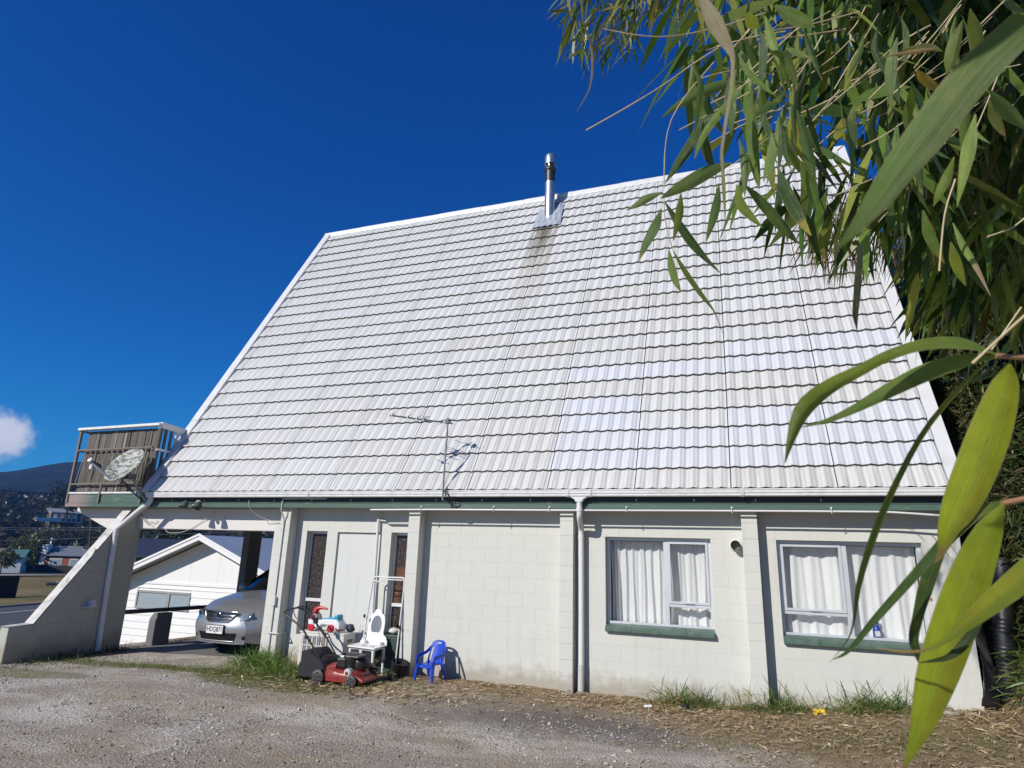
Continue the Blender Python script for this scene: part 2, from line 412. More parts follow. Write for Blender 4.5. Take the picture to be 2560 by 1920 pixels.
# ---------------------------------------------------------------- windows
def window_set(x0, x1, z0, z1, mull, low, lowside, sill=True):
    yf = .085                                                     # face of the aluminium frame, set back in the reveal
    w = MB()
    f = .045
    w.box(x0, x1, yf, yf+.06, z1-f, z1).box(x0, x1, yf-.012, yf+.06, z0+.03, z0+.03+f+.02)
    w.box(x0, x0+f, yf, yf+.06, z0+.03, z1-f).box(x1-f, x1, yf, yf+.06, z0+.03, z1-f)
    w.box(mull-.03, mull+.03, yf-.004, yf+.06, z0+.09, z1-f)
    win = w.build('window', 'alu', house, bevel=.003)
    a_, b_ = (mull+.03, x1-f) if lowside == 'r' else (x0+f, mull-.03)
    s_ = MB()                                                     # opening sash with its own profile above the fixed light
    s_.box(a_, b_, yf-.002, yf+.05, low-.02, low+.02)
    g = .032
    s_.box(a_, b_, yf-.014, yf+.03, z1-f-g, z1-f-.002).box(a_, b_, yf-.014, yf+.03, low+.021, low+.021+g)
    s_.box(a_, a_+g, yf-.014, yf+.03, low+.021+g, z1-f-g).box(b_-g, b_, yf-.014, yf+.03, low+.021+g, z1-f-g)
    s_.build('sash', 'alu', win, bevel=.003)
    MB().box((a_+b_)/2-.06, (a_+b_)/2+.06, yf-.03, yf-.012, low+.03, low+.045).build('latch', 'alu', win)
    MB().box(a_+g, b_-g, yf+.01, yf+.014, low+.05, z1-f-g).build('pane', 'pane', win)
    MB().box(a_, b_, yf+.02, yf+.024, z0+.09, low-.02).build('pane', 'pane', win)
    c_, d_ = (x0+f, mull-.03) if lowside == 'r' else (mull+.03, x1-f)
    MB().box(c_, d_, yf+.02, yf+.024, z0+.09, z1-f).build('pane', 'pane', win)
    if sill:
        n = 4; L = (x1-x0)/n
        for i in range(n):
            MB().prism([(.09, z0+.075), (-.045, z0+.04+random.uniform(-.003, .003)), (-.075, z0+.02), (-.075, z0-.02), (-.06, z0-.03), (0, z0-.03), (.09, z0)], 'x', x0+i*L+.001, x0+(i+1)*L-.001).build('sill_tile', 'sill_green', win, bevel=.004, seg=2)
    return win
w1 = window_set(6.363, 7.763, 1.0, 2.2, 7.17, 1.335, 'r')
w2 = window_set(8.563, 10.163, 1.0, 2.2, 9.335, 1.33, 'l')
for x0, x1 in ((1.363, 1.763), (2.963, 3.363)):
    w = MB(); yf = .10; f = .04
    w.box(x0, x1, yf, yf+.06, 2.2-f, 2.2).box(x0, x1, yf, yf+.06, .6, .6+f).box(x0, x0+f, yf, yf+.06, .6+f, 2.2-f).box(x1-f, x1, yf, yf+.06, .6+f, 2.2-f)
    win = w.build('window', 'alu', house, bevel=.003)
    MB().box(x0+f, x1-f, yf-.012, yf+.05, 1.095, 1.145).build('transom', 'barge_white', win, bevel=.004)
    MB().box(x0+f, x1-f, yf+.02, yf+.03, 1.145, 2.2-f).build('pane', 'obscure_glass', win)
    MB().box(x0+f, x1-f, yf+.02, yf+.03, .6+f, 1.095).build('pane', 'obscure_glass', win)
# blocked-up doorway
wall_paint('panel_paint', (.61, .615, .59))
MB().box(1.963, 2.763, .035, .15, .1, 2.185).build('filled_doorway', 'panel_paint', house, bevel=.004)
MB().box(1.955, 2.771, -.006, .05, 2.19, 2.205).build('door_head', 'wall_paint', house)
# clothes vent beside the window
v = MB(); v.lathe((8.085, .02, 2.125), (-.05, -1, .04), [(0, .085), (.03, .085), (.045, .07), (.05, .066)], 24)
plain('vent_inner', (.16, .15, .135), .7)
vent = v.build('wall_vent', 'wall_paint', house, smooth=40)
v = MB()
cen = Vector((8.06, -.10, 2.115))
def hood(u, w):
    an = math.pi*2*u; r = .06
    y = -.02-.11*w
    return (8.075+r*math.cos(an), y-(.05*(math.sin(an)+1)*w*.5), 2.12+r*math.sin(an))
v.grid(hood, 24, 4); v.build('hood', 'grey_pvc', vent, smooth=60)
MB().lathe((8.075, -.06, 2.12), (0, -1, 0), [(0, .054), (.004, .054)], 20).build('vent_shade', 'vent_inner', vent)

# ---------------------------------------------------------------- roof
K = 1.0559
TH = 1.05345; CS, SN = math.cos(TH), math.sin(TH)
RY1, RZ1 = -.2024, 3.0954                                         # the first lap line above the gutter
C_, W_ = .3531, 1.2183
X0T = -.4596
RXL, RXR = -1.853, 10.432
def roofp(x, s, n=0.):
    return Vector((x, RY1+CS*s-SN*n, RZ1+SN*s+CS*n))
S_RIDGE = 8.114
RIDGE = roofp(0, S_RIDGE); RY, RZ = RIDGE.y, RIDGE.z
rm = Matrix(((1, 0, 0), (0, CS, -SN), (0, SN, CS)))
rb = MB()
def slab(x0, x1, s0, s1, n0, n1, mb):
    vs = [roofp(x, s, n) for n in (n0, n1) for x, s in ((x0, s0), (x1, s0), (x1, s1), (x0, s1))]
    mb.add(vs, [(0,3,2,1),(4,5,6,7),(0,1,5,4),(1,2,6,5),(2,3,7,6),(3,0,4,7)])
slab(RXL-.12, RXR+.1, -.30, S_RIDGE, -.10, -.012, rb)
plain('underlay', (.03, .03, .03), .9)
roof = rb.build('roof', 'underlay', house)
# the far slope and the gable ends
mb = MB()
vs = [(x, y, z) for x in (RXL-.15, RXR+.13) for y, z in ((RY, RZ), (2*RY+.36, 2.816), (2*RY+.36, 2.70), (RY, RZ-.2))]
mb.add(vs, [(0,1,2,3),(7,6,5,4),(0,4,5,1),(1,5,6,2),(2,6,7,3),(3,7,4,0)])
mb.build('rear_slope', 'barge_white', house)
mb = MB()
for gx in (RXL+.25, 10.40):
    mb.prism([(-.15, 2.59), (2*RY+.15, 2.59), (RY, RZ-.25)], 'x', gx, gx+.12)
mb.build('gable_wall', 'wall_paint', house)
# pressed metal tiles, each with seven scallops
SC = W_/7
def wave(x):
    u = ((x/SC) % 1.0)
    h = (.5+.5*math.cos(2*math.pi*(u-.36)))
    h = h**1.25
    rib = .0034*math.cos(2*math.pi*u*3.0+.6)
    return .020*h+rib
RISE = .042
def tile_mesh(xa, xb, length):
    n = max(6, int(round((xb-xa)/SC*18))); vs, fs = [], []
    rows = [(.012, 0.0), (-.004, RISE*.92), (.002, RISE), (length, .0)]
    for (y, h) in rows:
        for i in range(n+1):
            x = xa+.006+(xb-xa-.012)*i/n
            hh = h+wave(x)
            if h == 0.0 and y < .05: hh = wave(x)-.002
            vs.append((x-xa, y, hh))
    for j in range(len(rows)-1):
        for i in range(n): fs.append((j*(n+1)+i, j*(n+1)+i+1, (j+1)*(n+1)+i+1, (j+1)*(n+1)+i))
    nf = n
    # folded side edges
    for i in (0, n):
        o = len(vs); vs += [(vs[i][0], vs[i][1], -.012), (vs[i][0], length, -.012)]
        fs.append((i, (n+1)+i, 2*(n+1)+i, 3*(n+1)+i, o+1, o))
    me = bpy.data.meshes.new('roof_tile'); me.from_pydata(vs, [], fs)
    for p in me.polygons: p.use_smooth = True
    me.set_sharp_from_angle(angle=R(38)); me.materials.append(MAT['tile_clean']); me.materials.append(MAT['tile_nose'])
    for k_, p in enumerate(me.polygons):
        if k_ < nf or k_ >= len(me.polygons)-2: p.material_index = 1
    return me
tcache = {}
def tile(xa, xb, length):
    k = (round(xa % W_, 3), round(xb-xa, 3), round(length, 3))
    if k not in tcache: tcache[k] = tile_mesh(xa-X0T, xb-X0T, length)
    return tcache[k]
edges = [(RXL, X0T-W_)]+[(X0T+W_*i, min(X0T+W_*(i+1), RXR)) for i in range(-1, 9)]
NEW = {(r, i) for r in (1, 2, 3) for i in range(5, 10)}-{(3, 6), (1, 9)}|{(4, 5)}|{(6, i) for i in (5, 6, 7, 8)}|{(7, 8)}|{(7, 7)}
rot3 = Matrix.Rotation(TH, 4, 'X')
for r in range(24):
    s0 = C_*(r-1) if r else -.335
    L = C_ if r else .335
    if r == 23: L = S_RIDGE-s0
    for n_, (xa, xb) in enumerate(edges):
        col = n_-2
        o = obj('roof_tile', tile(xa, xb, L+.012), roof)
        jit = random.uniform(-.0015, .0015)
        o.matrix_basis = Matrix.Translation(roofp(xa, s0, jit)) @ rot3 @ Matrix.Rotation(random.uniform(-.0012, .0012), 4, 'Z')
        mt = None
        if (r, col) in NEW: mt = 'tile_new'
        elif random.random() < max(.0, (.9 if r == 0 else .08+.085*col-.028*r+(.25 if r < 6 else 0))): mt = 'tile_dirty'
        if mt:
            o.material_slots[0].link = 'OBJECT'; o.material_slots[0].material = MAT[mt]
# nail heads along the eave course
# ridge capping in lengths, barge flashings
nseg = 11; xr0, xr1 = RXL-.19, RXR+.157
for i in range(nseg):
    a_, b_ = xr0+(xr1-xr0)*i/nseg, xr0+(xr1-xr0)*(i+1)/nseg
    mb = MB(); t_ = .006*(i % 2)
    P = [roofp(0, S_RIDGE-.085, .045+t_), roofp(0, S_RIDGE+.01, .05+t_)]
    prof = [(P[0].y, P[0].z), (P[1].y-.03, P[1].z+.0), (RY, RZ+.085+t_), (2*RY-P[1].y+.03, P[1].z), (2*RY-P[0].y, P[0].z), (2*RY-P[0].y, P[0].z-.03), (RY, RZ-.05), (P[0].y, P[0].z-.045)]
    mb.prism(prof, 'x', a_, b_-.002); mb.build('ridge_cap', 'barge_white', roof, bevel=.004)
def barge(x0, x1):
    k = 5
    for i in range(k):
        s0, s1 = -.33+(S_RIDGE+.33)*i/k, -.33+(S_RIDGE+.33)*(i+1)/k
        mb = MB(); slab(x0, x1, s0, s1-.002, .0, .062+.004*(i % 2), mb); slab(x0 if x0 < 0 else x1-.02, x0+.02 if x0 < 0 else x1, s0, s1-.002, -.2, .0, mb)
        mb.build('barge_flashing', 'barge_white', roof, bevel=.004)
barge(-2.04, -1.858); barge(10.437, 10.589)
# flue
FX, FY = 4.44, 3.36
FZ0, FZ1 = 9.1, 11.0
flue = MB().tube([(FX, FY, FZ0-.4), (FX, FY, FZ1-.72)], .115, 28).build('flue', 'galv', house, smooth=40)
MB().lathe((FX, FY, FZ1-.74), (0, 0, 1), [(0, .117), (.30, .117), (.31, .10), (.42, .10), (.42, .09)], 28).build('flue_sleeve', 'soot', flue, smooth=40)
MB().lathe((FX, FY, FZ1-.45), (0, 0, 1), [(0, .125), (.015, .142), (.05, .142), (.065, .125), (.12, .10), (.2, .06)], 28).build('flue_collar', 'soot', flue, smooth=40)
MB().lathe((FX, FY, FZ1-.27), (0, 0, 1), [(0, .132), (.12, .132), (.22, .128), (.245, .115), (.255, .06)], 28).build('flue_cowl', 'galv', flue, smooth=50)
mb = MB()
for k in range(3):
    an = k*2.1+.5; mb.bar((FX+.1*math.cos(an), FY+.1*math.sin(an), FZ1-.45), (FX+.1*math.cos(an), FY+.1*math.sin(an), FZ1-.2), .02, .005)
mb.build('cowl_strap', 'galv', flue)
mb = MB()
fs0 = (9.0-RZ1)/SN
def flash(u, v_):
    x = FX-.27+.56*u+.10*(1-v_)*(u-.5); s = fs0-.06+v_*(.72+.24*u)
    edge = min(1, min(u, 1-u)*8)
    return roofp(x, s, .062+.022*edge+.012*math.sin(u*31)*math.sin(v_*7+2))
mb.grid(flash, 28, 14)
mb.build('flue_flashing', 'lead', flue, smooth=60)
MB().tube([Vector((FX, FY, FZ0+.2))+Vector((.135*math.cos(a), .135*math.sin(a), -.235*math.sin(a)*-1*1.0-.2)) for a in [i*math.pi/12 for i in range(25)]], .022, 8, False).build('flue_collar_flange', 'lead', flue, smooth=60)

# ---------------------------------------------------------------- eaves: fascia, gutter, pipes
mb = MB()
mb.box(-4.10, 10.45, -.28, -.245, 2.629, 2.80).box(-4.105, 10.452, -.292, -.245, 2.556, 2.626)
fas = mb.build('fascia', 'green_paint', house, bevel=.003)
plain('gutter_shade', (.022, .026, .036), .6, var=.2)
MB().box(-1.95, 10.45, -.2835, -.2795, 2.656, 2.80).build('gutter_shade_strip', 'gutter_shade', fas)  # near-black strip paints the gutter's shadow onto the fascia
GX0, GX1 = -1.92, 10.42
prof = [(-.285, 2.80), (-.285, 2.722), (-.39, 2.716), (-.402, 2.728), (-.402, 2.752), (-.412, 2.762), (-.412, 2.79), (-.418, 2.796), (-.418, 2.812), (-.405, 2.812), (-.40, 2.79), (-.39, 2.735), (-.30, 2.74), (-.295, 2.80)]
gut = MB(); n = len(prof)
segs = [GX0, 1.6, 3.9, 5.925, 6.245, 8.2, GX1]
for a_, b_ in zip(segs, segs[1:]):
    vs = [(a_+.0005, y, z) for y, z in prof]+[(b_-.0005, y, z) for y, z in prof]
    gut.add(vs, [(i, i+1, n+i+1, n+i) for i in range(n-1)])
for xe in (GX0, GX1): gut.add([(xe, y, z) for y, z in prof[:9]], [tuple(range(9))])
gutter = gut.build('gutter', 'gutter_white', house, smooth=30)
mb = MB()
for x in (5.925, 6.245, 1.6, 8.2): mb.prism([(-.284, 2.716), (-.392, 2.711), (-.407, 2.725), (-.417, 2.76), (-.423, 2.80), (-.423, 2.815), (-.41, 2.815), (-.41, 2.80), (-.3, 2.72)], 'x', x-.02, x+.02)
mb.build('gutter_joiner', 'gutter_white', gutter)
mb = MB()
for i in range(16):
    x = -1.4+i*.75; mb.box(x-.008, x+.008, -.29, -.282, 2.66, 2.69)
mb.build('gutter_bracket', 'grey_pvc', gutter)
# downpipe in the middle
dp = MB().tube(catmull([(6.081, -.345, 2.72), (6.081, -.345, 2.63), (6.083, -.345, 2.54)], 4)+catmull([(6.083, -.343, 2.48), (6.075, -.31, 2.435), (6.05, -.14, 2.33), (6.042, -.09, 2.28), (6.042, -.085, 2.2)], 10)+[(6.045, -.08, 1.2), (6.045, -.085, .52)], .04, 16).build('downpipe', 'white_pvc', house, smooth=50)
MB().tube([(6.045, -.085, .54), (6.04, -.09, .10)], .0435, 16).build('pipe_foot', 'grey_pvc', dp, smooth=50)
for q_ in ([(6.04, -.08, 2.21), (6.04, -.08, 2.16)], [(6.082, -.345, 2.57), (6.083, -.345, 2.52)], [(6.04, -.08, 1.98), (6.04, -.08, 1.965)]): MB().tube(q_, .046, 16).build('pipe_socket', 'white_pvc', dp, smooth=50)
MB().prism([(5.945, 2.72), (6.215, 2.72), (6.145, 2.68), (6.12, 2.64), (6.04, 2.64), (6.015, 2.68)], 'y', -.39, -.30).build('outlet', 'gutter_white', dp, bevel=.006)
# downpipe on the buttress
FINX = -2.47
dp2 = MB().tube(catmull([(-1.86, -.33, 2.73), (-1.87, -.335, 2.64), (-2.05, -.36, 2.50), (-2.33, -.42, 2.24), (-2.425, -.44, 2.15), (-2.43, -.44, 2.06)], 14)+[(-2.43, -.40, 1.0), (-2.43, -.36, .10)], .045, 16).build('downpipe', 'white_pvc', house, smooth=50)
for q_ in ([(-2.43, -.44, 2.10), (-2.43, -.435, 2.03)], [(-1.86, -.33, 2.70), (-1.868, -.335, 2.645)]): MB().tube(q_, .05, 16).build('pipe_socket', 'white_pvc', dp2, smooth=50)
# white conduit under the fascia
cp = [(2.741, -.31, 2.528), (4.0, -.31, 2.537), (5.6, -.31, 2.536), (6.574, -.31, 2.538), (8.2, -.31, 2.54), (9.5, -.31, 2.538), (9.85, -.31, 2.532), (10.36, -.31, 2.497), (10.6, -.30, 2.48)]
cond = MB().tube(catmull(cp, 30), .013, 10).build('conduit', 'white_pvc', house, smooth=60)
mb = MB()
for x in (3.62, 4.80, 5.64, 6.72, 8.06, 9.2):
    mb.tube([(x, -.293, 2.585), (x, -.335, 2.56), (x, -.33, 2.515), (x, -.30, 2.51)], .005, 6); mb.lathe((x, -.296, 2.582), (0, -1, 0), [(0, .012), (.008, .012)], 10)
mb.build('pipe_clip', 'white_pvc', cond)
# waste pipe and its branch beside the doorway
MB().tube([(2.735, -.05, 2.40), (2.75, -.05, 1.6), (2.78, -.05, .7), (2.785, -.05, .35)], .022, 10).build('waste_pipe', 'white_pvc', house, smooth=60)
MB().tube([(2.735, -.05, 2.38), (2.745, -.05, 2.41), (2.74, -.05, 2.55)], .014, 8).tube([(2.76, -.05, 2.385), (2.86, -.05, 2.375), (2.93, -.05, 2.335), (3.36, -.05, 2.335)], .011, 8).build('waste_branch', 'wall_paint', house, smooth=60)
# electrical conduit and box on the first pillar
mb = MB().tube(catmull([(1.9, -.30, 2.70), (1.12, -.30, 2.70), (1.045, -.30, 2.68), (1.035, -.30, 2.62), (1.035, -.30, 2.5), (1.045, -.225, 2.36), (1.045, -.214, 2.1)], 24)+[(1.045, -.214, 1.42), (1.045, -.214, .2)], .011, 8)
ec = mb.build('cable_conduit', 'grey_pvc', house, smooth=60)
MB().box(1.015, 1.085, -.25, -.2, 1.02, 1.16).build('junction_box', 'wall_paint', ec, bevel=.006)
MB().tube([(.83, -.02, .64), (1.0, -.225, .615), (1.2, -.225, .61)], .011, 8).tube([(.80, -.04, .69), (.90, -.04, .685)], .016, 8).tube([(1.2, -.225, .61), (1.2, -.05, .61), (1.2, -.05, .2)], .011, 8).build('water_pipe', 'wall_paint', house, smooth=60)
# loose cables round the carport beam
wires = [[(-.25, -.32, 2.73), (-.45, -.15, 2.55), (-.85, -.03, 2.36), (-1.1, -.02, 2.22), (-1.35, -.02, 2.13), (-1.65, -.02, 2.12), (-1.74, -.02, 2.18), (-1.9, -.02, 2.23)],
         [(.35, -.31, 2.69), (.36, -.3, 2.57), (.45, -.2, 2.44), (.62, -.08, 2.36), (.80, -.03, 2.33), (.92, -.02, 2.32)],
         [(.80, -.03, 2.33), (.84, -.03, 2.27), (.90, -.03, 2.23)],
         [(-1.95, -.02, 2.33), (-2.05, -.03, 2.28), (-2.12, -.02, 2.32), (-2.2, -.03, 2.27), (-2.42, -.03, 2.44), (-2.46, -.04, 2.49)],
         [(-2.46, -.03, 2.49), (-2.3, -.03, 2.38), (-2.2, -.03, 2.3), (-2.05, -.03, 2.22)]]
for w_ in wires: MB().tube(catmull(w_, 24), .0055, 6).build('loose_cable', 'grey_pvc', house, smooth=60)

# ---------------------------------------------------------------- carport and buttress
beam = MB().box(FINX, WX0+.28, .0, .19, 2.183, 2.555).build('beam', 'beam_paint', house, bevel=.008)
MB().prism([(-4.15, 2.50), (-4.15, 2.555), (-2.66, 2.555), (-2.66, 1.98), (-3.4, 2.226)], 'y', 0, .19).build('cantilever_beam', 'beam_paint', house, bevel=.006)
finp = [(.08, -.3), (-1.885, -.3), (-1.885, .615), (-1.515, .635), (-.135, 2.553), (.08, 2.553)]
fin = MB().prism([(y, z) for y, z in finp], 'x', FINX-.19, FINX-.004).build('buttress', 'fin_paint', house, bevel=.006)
def fin_left(z):
    if z <= .60: return -1.885
    return -1.515+(z-.635)/(2.553-.635)*(1.38)
for k in range(0, 13):
    z0, z1 = .2*k+.02, min(.2*k+.22, 2.55)
    off = 0. if k % 2 else -.2
    js = [.08]+[off-.12-.4*m for m in range(0, 6)]
    for ja, jb in zip(js, js[1:]):
        ya, yb = ja-.002, jb+.002
        l0, l1 = max(yb, fin_left(z0)+.004), max(yb, fin_left(z1)+.004)
        if l0 > ya-.03: continue
        l1 = min(l1, ya-.004)
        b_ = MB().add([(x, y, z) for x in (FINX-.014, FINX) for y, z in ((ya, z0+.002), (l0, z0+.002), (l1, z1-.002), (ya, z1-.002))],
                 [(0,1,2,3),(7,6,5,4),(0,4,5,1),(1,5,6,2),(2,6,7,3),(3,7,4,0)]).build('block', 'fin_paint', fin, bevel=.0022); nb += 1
# rough rendered coping on the buttress's sloping edge
mb = MB()
def cope(path, w):
    N = 26
    def fn(u, v_):
        i = v_*(len(path)-1); j = min(int(i), len(path)-2); f_ = i-j
        y = path[j][0]*(1-f_)+path[j+1][0]*f_; z = path[j][1]*(1-f_)+path[j+1][1]*f_
        e = mnoise.noise(Vector((u*3, y*9, z*9)))*.012
        return (FINX-.195+(.2+e)*u, y-.012*(.8), z+.012+e*.4)
    mb.grid(fn, 3, N)
cope([(-1.9, .612), (-1.7, .62), (-1.5, .632)], .2); cope([(-1.53, .625), (-.14, 2.555)], .2)
plain('old_render', (.62, .60, .56), .85, var=.25, vs_=9, bump=.6, bs=35, dirt=(.24, .22, .19), dirtamt=.75, dscale=7)
mb.build('coping', 'old_render', fin, smooth=60)
MB().prism([(-.62, .84), (-.80, .84), (-.80, .855), (-.70, .86), (-.675, .965), (-.645, .965)], 'x', FINX, FINX+.13).build('hose_bracket', 'beam_paint', fin, bevel=.004)
# carport: floor, back wall, far pier, side rail
MB().box(FINX-.05, WX0+.05, .1, 3.7, -.35, .055).build('carport_floor', 'floor_dark', house)
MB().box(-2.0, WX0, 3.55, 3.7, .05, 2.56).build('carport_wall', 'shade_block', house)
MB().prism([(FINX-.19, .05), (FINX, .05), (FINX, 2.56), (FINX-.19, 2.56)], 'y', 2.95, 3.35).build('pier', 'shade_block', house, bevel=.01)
MB().bar((FINX-.06, .06, .70), (FINX-.06, 2.95, .66), .10, .07).build('side_rail', 'soot', house, bevel=.005)
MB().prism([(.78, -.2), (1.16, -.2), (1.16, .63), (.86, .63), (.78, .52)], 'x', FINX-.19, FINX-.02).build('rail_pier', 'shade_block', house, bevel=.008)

# ---------------------------------------------------------------- balcony
BX0, BX1, BY = -4.10, -2.01, -.28
bal = MB().box(BX0, BX1, BY+.03, 3.2, 2.56, 2.80).build('balcony', 'soffit', house)
mb = MB()
mb.box(BX0, -2.30, BY-.02, BY+.02, 2.80, 2.832)
mb.build('deck_edge', 'rail_white', bal, bevel=.003)
MB().bar((BX0-.03, BY, 4.065), (BX1+.03, BY, 4.085), .11, .05).build('top_rail', 'rail_white', bal, bevel=.004)
MB().bar((BX1, BY, 4.075), (BX1, .42, 4.03), .09, .11).build('side_top_rail', 'rail_white', bal, bevel=.004)
for p_, q_, w_, h_ in (((BX0+.02, BY, 2.62), (BX0+.02, BY, 4.04), .045, .045), ((-2.16, BY-.02, 2.62), (-2.16, BY-.02, 3.0), .04, .03), ((-3.22, BY-.02, 2.62), (-3.22, BY-.02, 2.99), .035, .03)): MB().bar(p_, q_, w_, h_).build('baluster_post', 'rust_iron', bal, bevel=.002)
for z_ in (4.03, 3.64): MB().bar((BX0+.02, BY, z_), (BX0+.02, 1.2, z_), .035, .035).build('return_rail', 'rust_iron', bal, bevel=.002)
for z in (3.645, 2.985): MB().bar((BX0+.02, BY-.005, z), (-2.10, BY-.005, z+.015), .03, .028).build('lattice_rail', 'rust_iron', bal, bevel=.002)
zz = 0
for i in range(13):                                               # wrought lattice: leaning bars in pairs
    x = BX0+.13+i*.145
    MB().bar((x, BY, 2.99), (x+.11, BY, 3.64), .011, .011).build('lattice_bar', 'pale_wood', bal)
    MB().bar((x+.125, BY, 3.64), (x+.10, BY, 2.99), .009, .009).build('lattice_bar', 'pale_wood', bal)
MB().prism([(BX0+.06, 2.83), (-2.10, 2.83), (-2.06, 4.03), (BX0+.2, 4.03)], 'y', BY+.075, BY+.085).build('screen_backing', 'grey_wood', bal)
x = BX0+.13
i = 0
while x < -2.10:                                                  # bark screen behind the lattice
    w_ = random.choice((.035, .05, .06, .10, .045, .16))
    top = 4.04-random.uniform(0, .04); lean = random.uniform(-.012, .02)
    y = BY+.05+random.uniform(0, .02)
    b_ = MB().prism([(x, 2.83+random.uniform(0, .02)), (x+w_-.004, 2.83), (x+w_-.004+lean+.01, top), (x+lean+.01, top-random.uniform(0, .03))], 'y', y, y+.012)
    b_.build('screen_slat', 'pale_wood' if random.random() < .16 else 'grey_wood', bal, bevel=.002)
    x += w_; i += 1
MB().bar((BX1-.05, BY+.03, 2.8), (BX1-.01, BY+.03, 4.03), .08, .06).build('corner_post', 'grey_wood', bal, bevel=.004)
for k in range(5):
    y = -.14+k*.125; zb = max(2.95, 2.816+(y+.36)*1.75)
    MB().bar((BX1, y, zb+.05), (BX1, y+.01, 4.03), .028, .055).build('side_slat', 'rail_white' if k > 1 else 'grey_wood', bal, bevel=.003)
for p_, q_, w_, h_ in (((BX1, BY, 3.62), (BX1, .12, 3.60), .035, .05), ((BX1+.02, -.24, 3.05), (BX1+.02, .40, 4.0), .03, .08), ((BX1+.045, -.2, 3.02), (BX1+.045, .42, 3.98), .02, .03)): MB().bar(p_, q_, w_, h_).build('side_brace', 'rail_white', bal, bevel=.003)
print('blocks', nb)
# ================================================================== antenna, dish, floodlight, curtains, bottle
plain('antenna_metal', (.30, .31, .32), .4, metal=.7, var=.2)
plain('antenna_dark', (.10, .10, .11), .5, metal=.4)
ant = thing('tv_antenna', 'grey television antenna on a thin mast fixed at the gutter', 'antenna', (4.045, -.35, 2.62))
MB().tube([(4.04, -.445, 2.66), (4.04, -.45, 3.0), (4.055, -.45, 3.90)], .014, 10).build('mast', 'antenna_metal', ant, smooth=60)
MB().tube(catmull([(4.04, -.445, 2.70), (4.06, -.44, 2.66), (4.13, -.38, 2.62), (4.2, -.31, 2.585), (4.25, -.30, 2.60), (4.245, -.30, 2.63), (4.15, -.30, 2.65)], 16), .011, 8).tube(catmull([(4.10, -.43, 2.84), (4.09, -.44, 2.79), (4.13, -.42, 2.72), (4.2, -.3, 2.68)], 8), .008, 6).build('mast_bracket', 'antenna_dark', ant, smooth=60)
pa, pb = Vector((3.375, -1.01, 3.85)), Vector((4.055, -.28, 3.845))
MB().bar(pa, pb, .02, .02).build('boom', 'antenna_metal', ant)
dv = (pb-pa).normalized(); ev = Vector((dv.y, -dv.x, 0))
for f_, L, r_ in ((.03, .16, .005), (.27, .20, .005), (.41, .22, .005), (.86, .30, .005)):
    c_ = pa.lerp(pb, f_)+Vector((0, 0, .012)); MB().tube([c_-ev*L*.9, c_+ev*L*.9], r_, 6).box(c_.x-.018, c_.x+.018, c_.y-.018, c_.y+.018, c_.z-.02, c_.z+.014).build('element', 'antenna_metal', ant)
c_ = pa.lerp(pb, .52)+Vector((0, 0, .012))
MB().tube([c_+ev*.02+dv*.03, c_+ev*.20+dv*.03, c_+ev*.225, c_+ev*.20-dv*.03, c_-ev*.20-dv*.03, c_-ev*.225, c_-ev*.20+dv*.03, c_-ev*.02+dv*.03], .005, 6).box(c_.x-.025, c_.x+.025, c_.y-.025, c_.y+.025, c_.z-.03, c_.z+.02).build('dipole', 'antenna_metal', ant)
MB().box(4.02, 4.09, -.48, -.42, 3.81, 3.88).build('mast_clamp', 'antenna_dark', ant, bevel=.004)

def dish_mat():
    t = NT('dish_face'); p = t.objc()
    f_ = t.ramp(t.noise(t.scale(p, (1, 2.2, 1)), 9, 5, .6), [(.47, 0.), (.51, 1.)])
    c = t.mix(f_, (.50, .51, .48), (.16, .17, .13))
    c2 = t.ramp(t.noise(p, 30, 4), [(.5, 0.), (.7, 1.)]); c = t.mix(t.math('MULTIPLY', c2, .5), c, (.30, .29, .2))
    MAT['dish_face'] = t.done(t.pbsdf(c, .6, 0, None, .3))
dish_mat()
dish = thing('satellite_dish', 'flaking grey satellite dish on a bent arm at the gutter end', 'satellite dish', (-2.05, -.35, 2.67))
dc = Vector((-2.20, -.72, 3.285)); rh_ = Vector(ray(310, 1160)).normalized(); rt_ = Vector((rh_.y, -rh_.x, 0)).normalized(); nrm = (rh_*-.50-rt_*.60+rt_.cross(rh_)*.62).normalized()
ux = nrm.cross(Vector((0, 0, 1))).normalized(); uy = ux.cross(nrm).normalized()
if uy.z < 0: uy = -uy
mb = MB()
def dfn(u, v_):
    r = v_*.5; a = u*2*math.pi
    rim = .02 if v_ > .97 else 0
    p = dc+ux*(.66*r*math.cos(a))+uy*(.78*r*math.sin(a))-nrm*(.09-.36*r*r)-nrm*rim
    return p
mb.grid(dfn, 40, 10)
d_ = mb.mesh('reflector', 'dish_face', smooth=80)
for v_ in d_.vertices: v_.co = Vector(((v_.co-dc).dot(ux), (v_.co-dc).dot(uy), (v_.co-dc).dot(nrm)))
ro = obj('reflector', d_, dish); ro.matrix_basis = Matrix(((ux.x, uy.x, nrm.x, dc.x), (ux.y, uy.y, nrm.y, dc.y), (ux.z, uy.z, nrm.z, dc.z), (0, 0, 0, 1)))
sol = ro.modifiers.new('shell', 'SOLIDIFY'); sol.thickness = .012; sol.offset = -1
lb = dc-uy*.37-nrm*.02; lt = Vector((-2.90, -.80, 3.30))
MB().bar(lb, lt, .035, .035).build('feed_arm', 'antenna_metal', dish, bevel=.003)
MB().tube([lt+Vector((-.01, 0, .02)), lt-nrm*.16+Vector((.02, .02, .045))], .035, 12, radii=[.03, .045]).build('feed_horn', 'antenna_dark', dish, smooth=50)
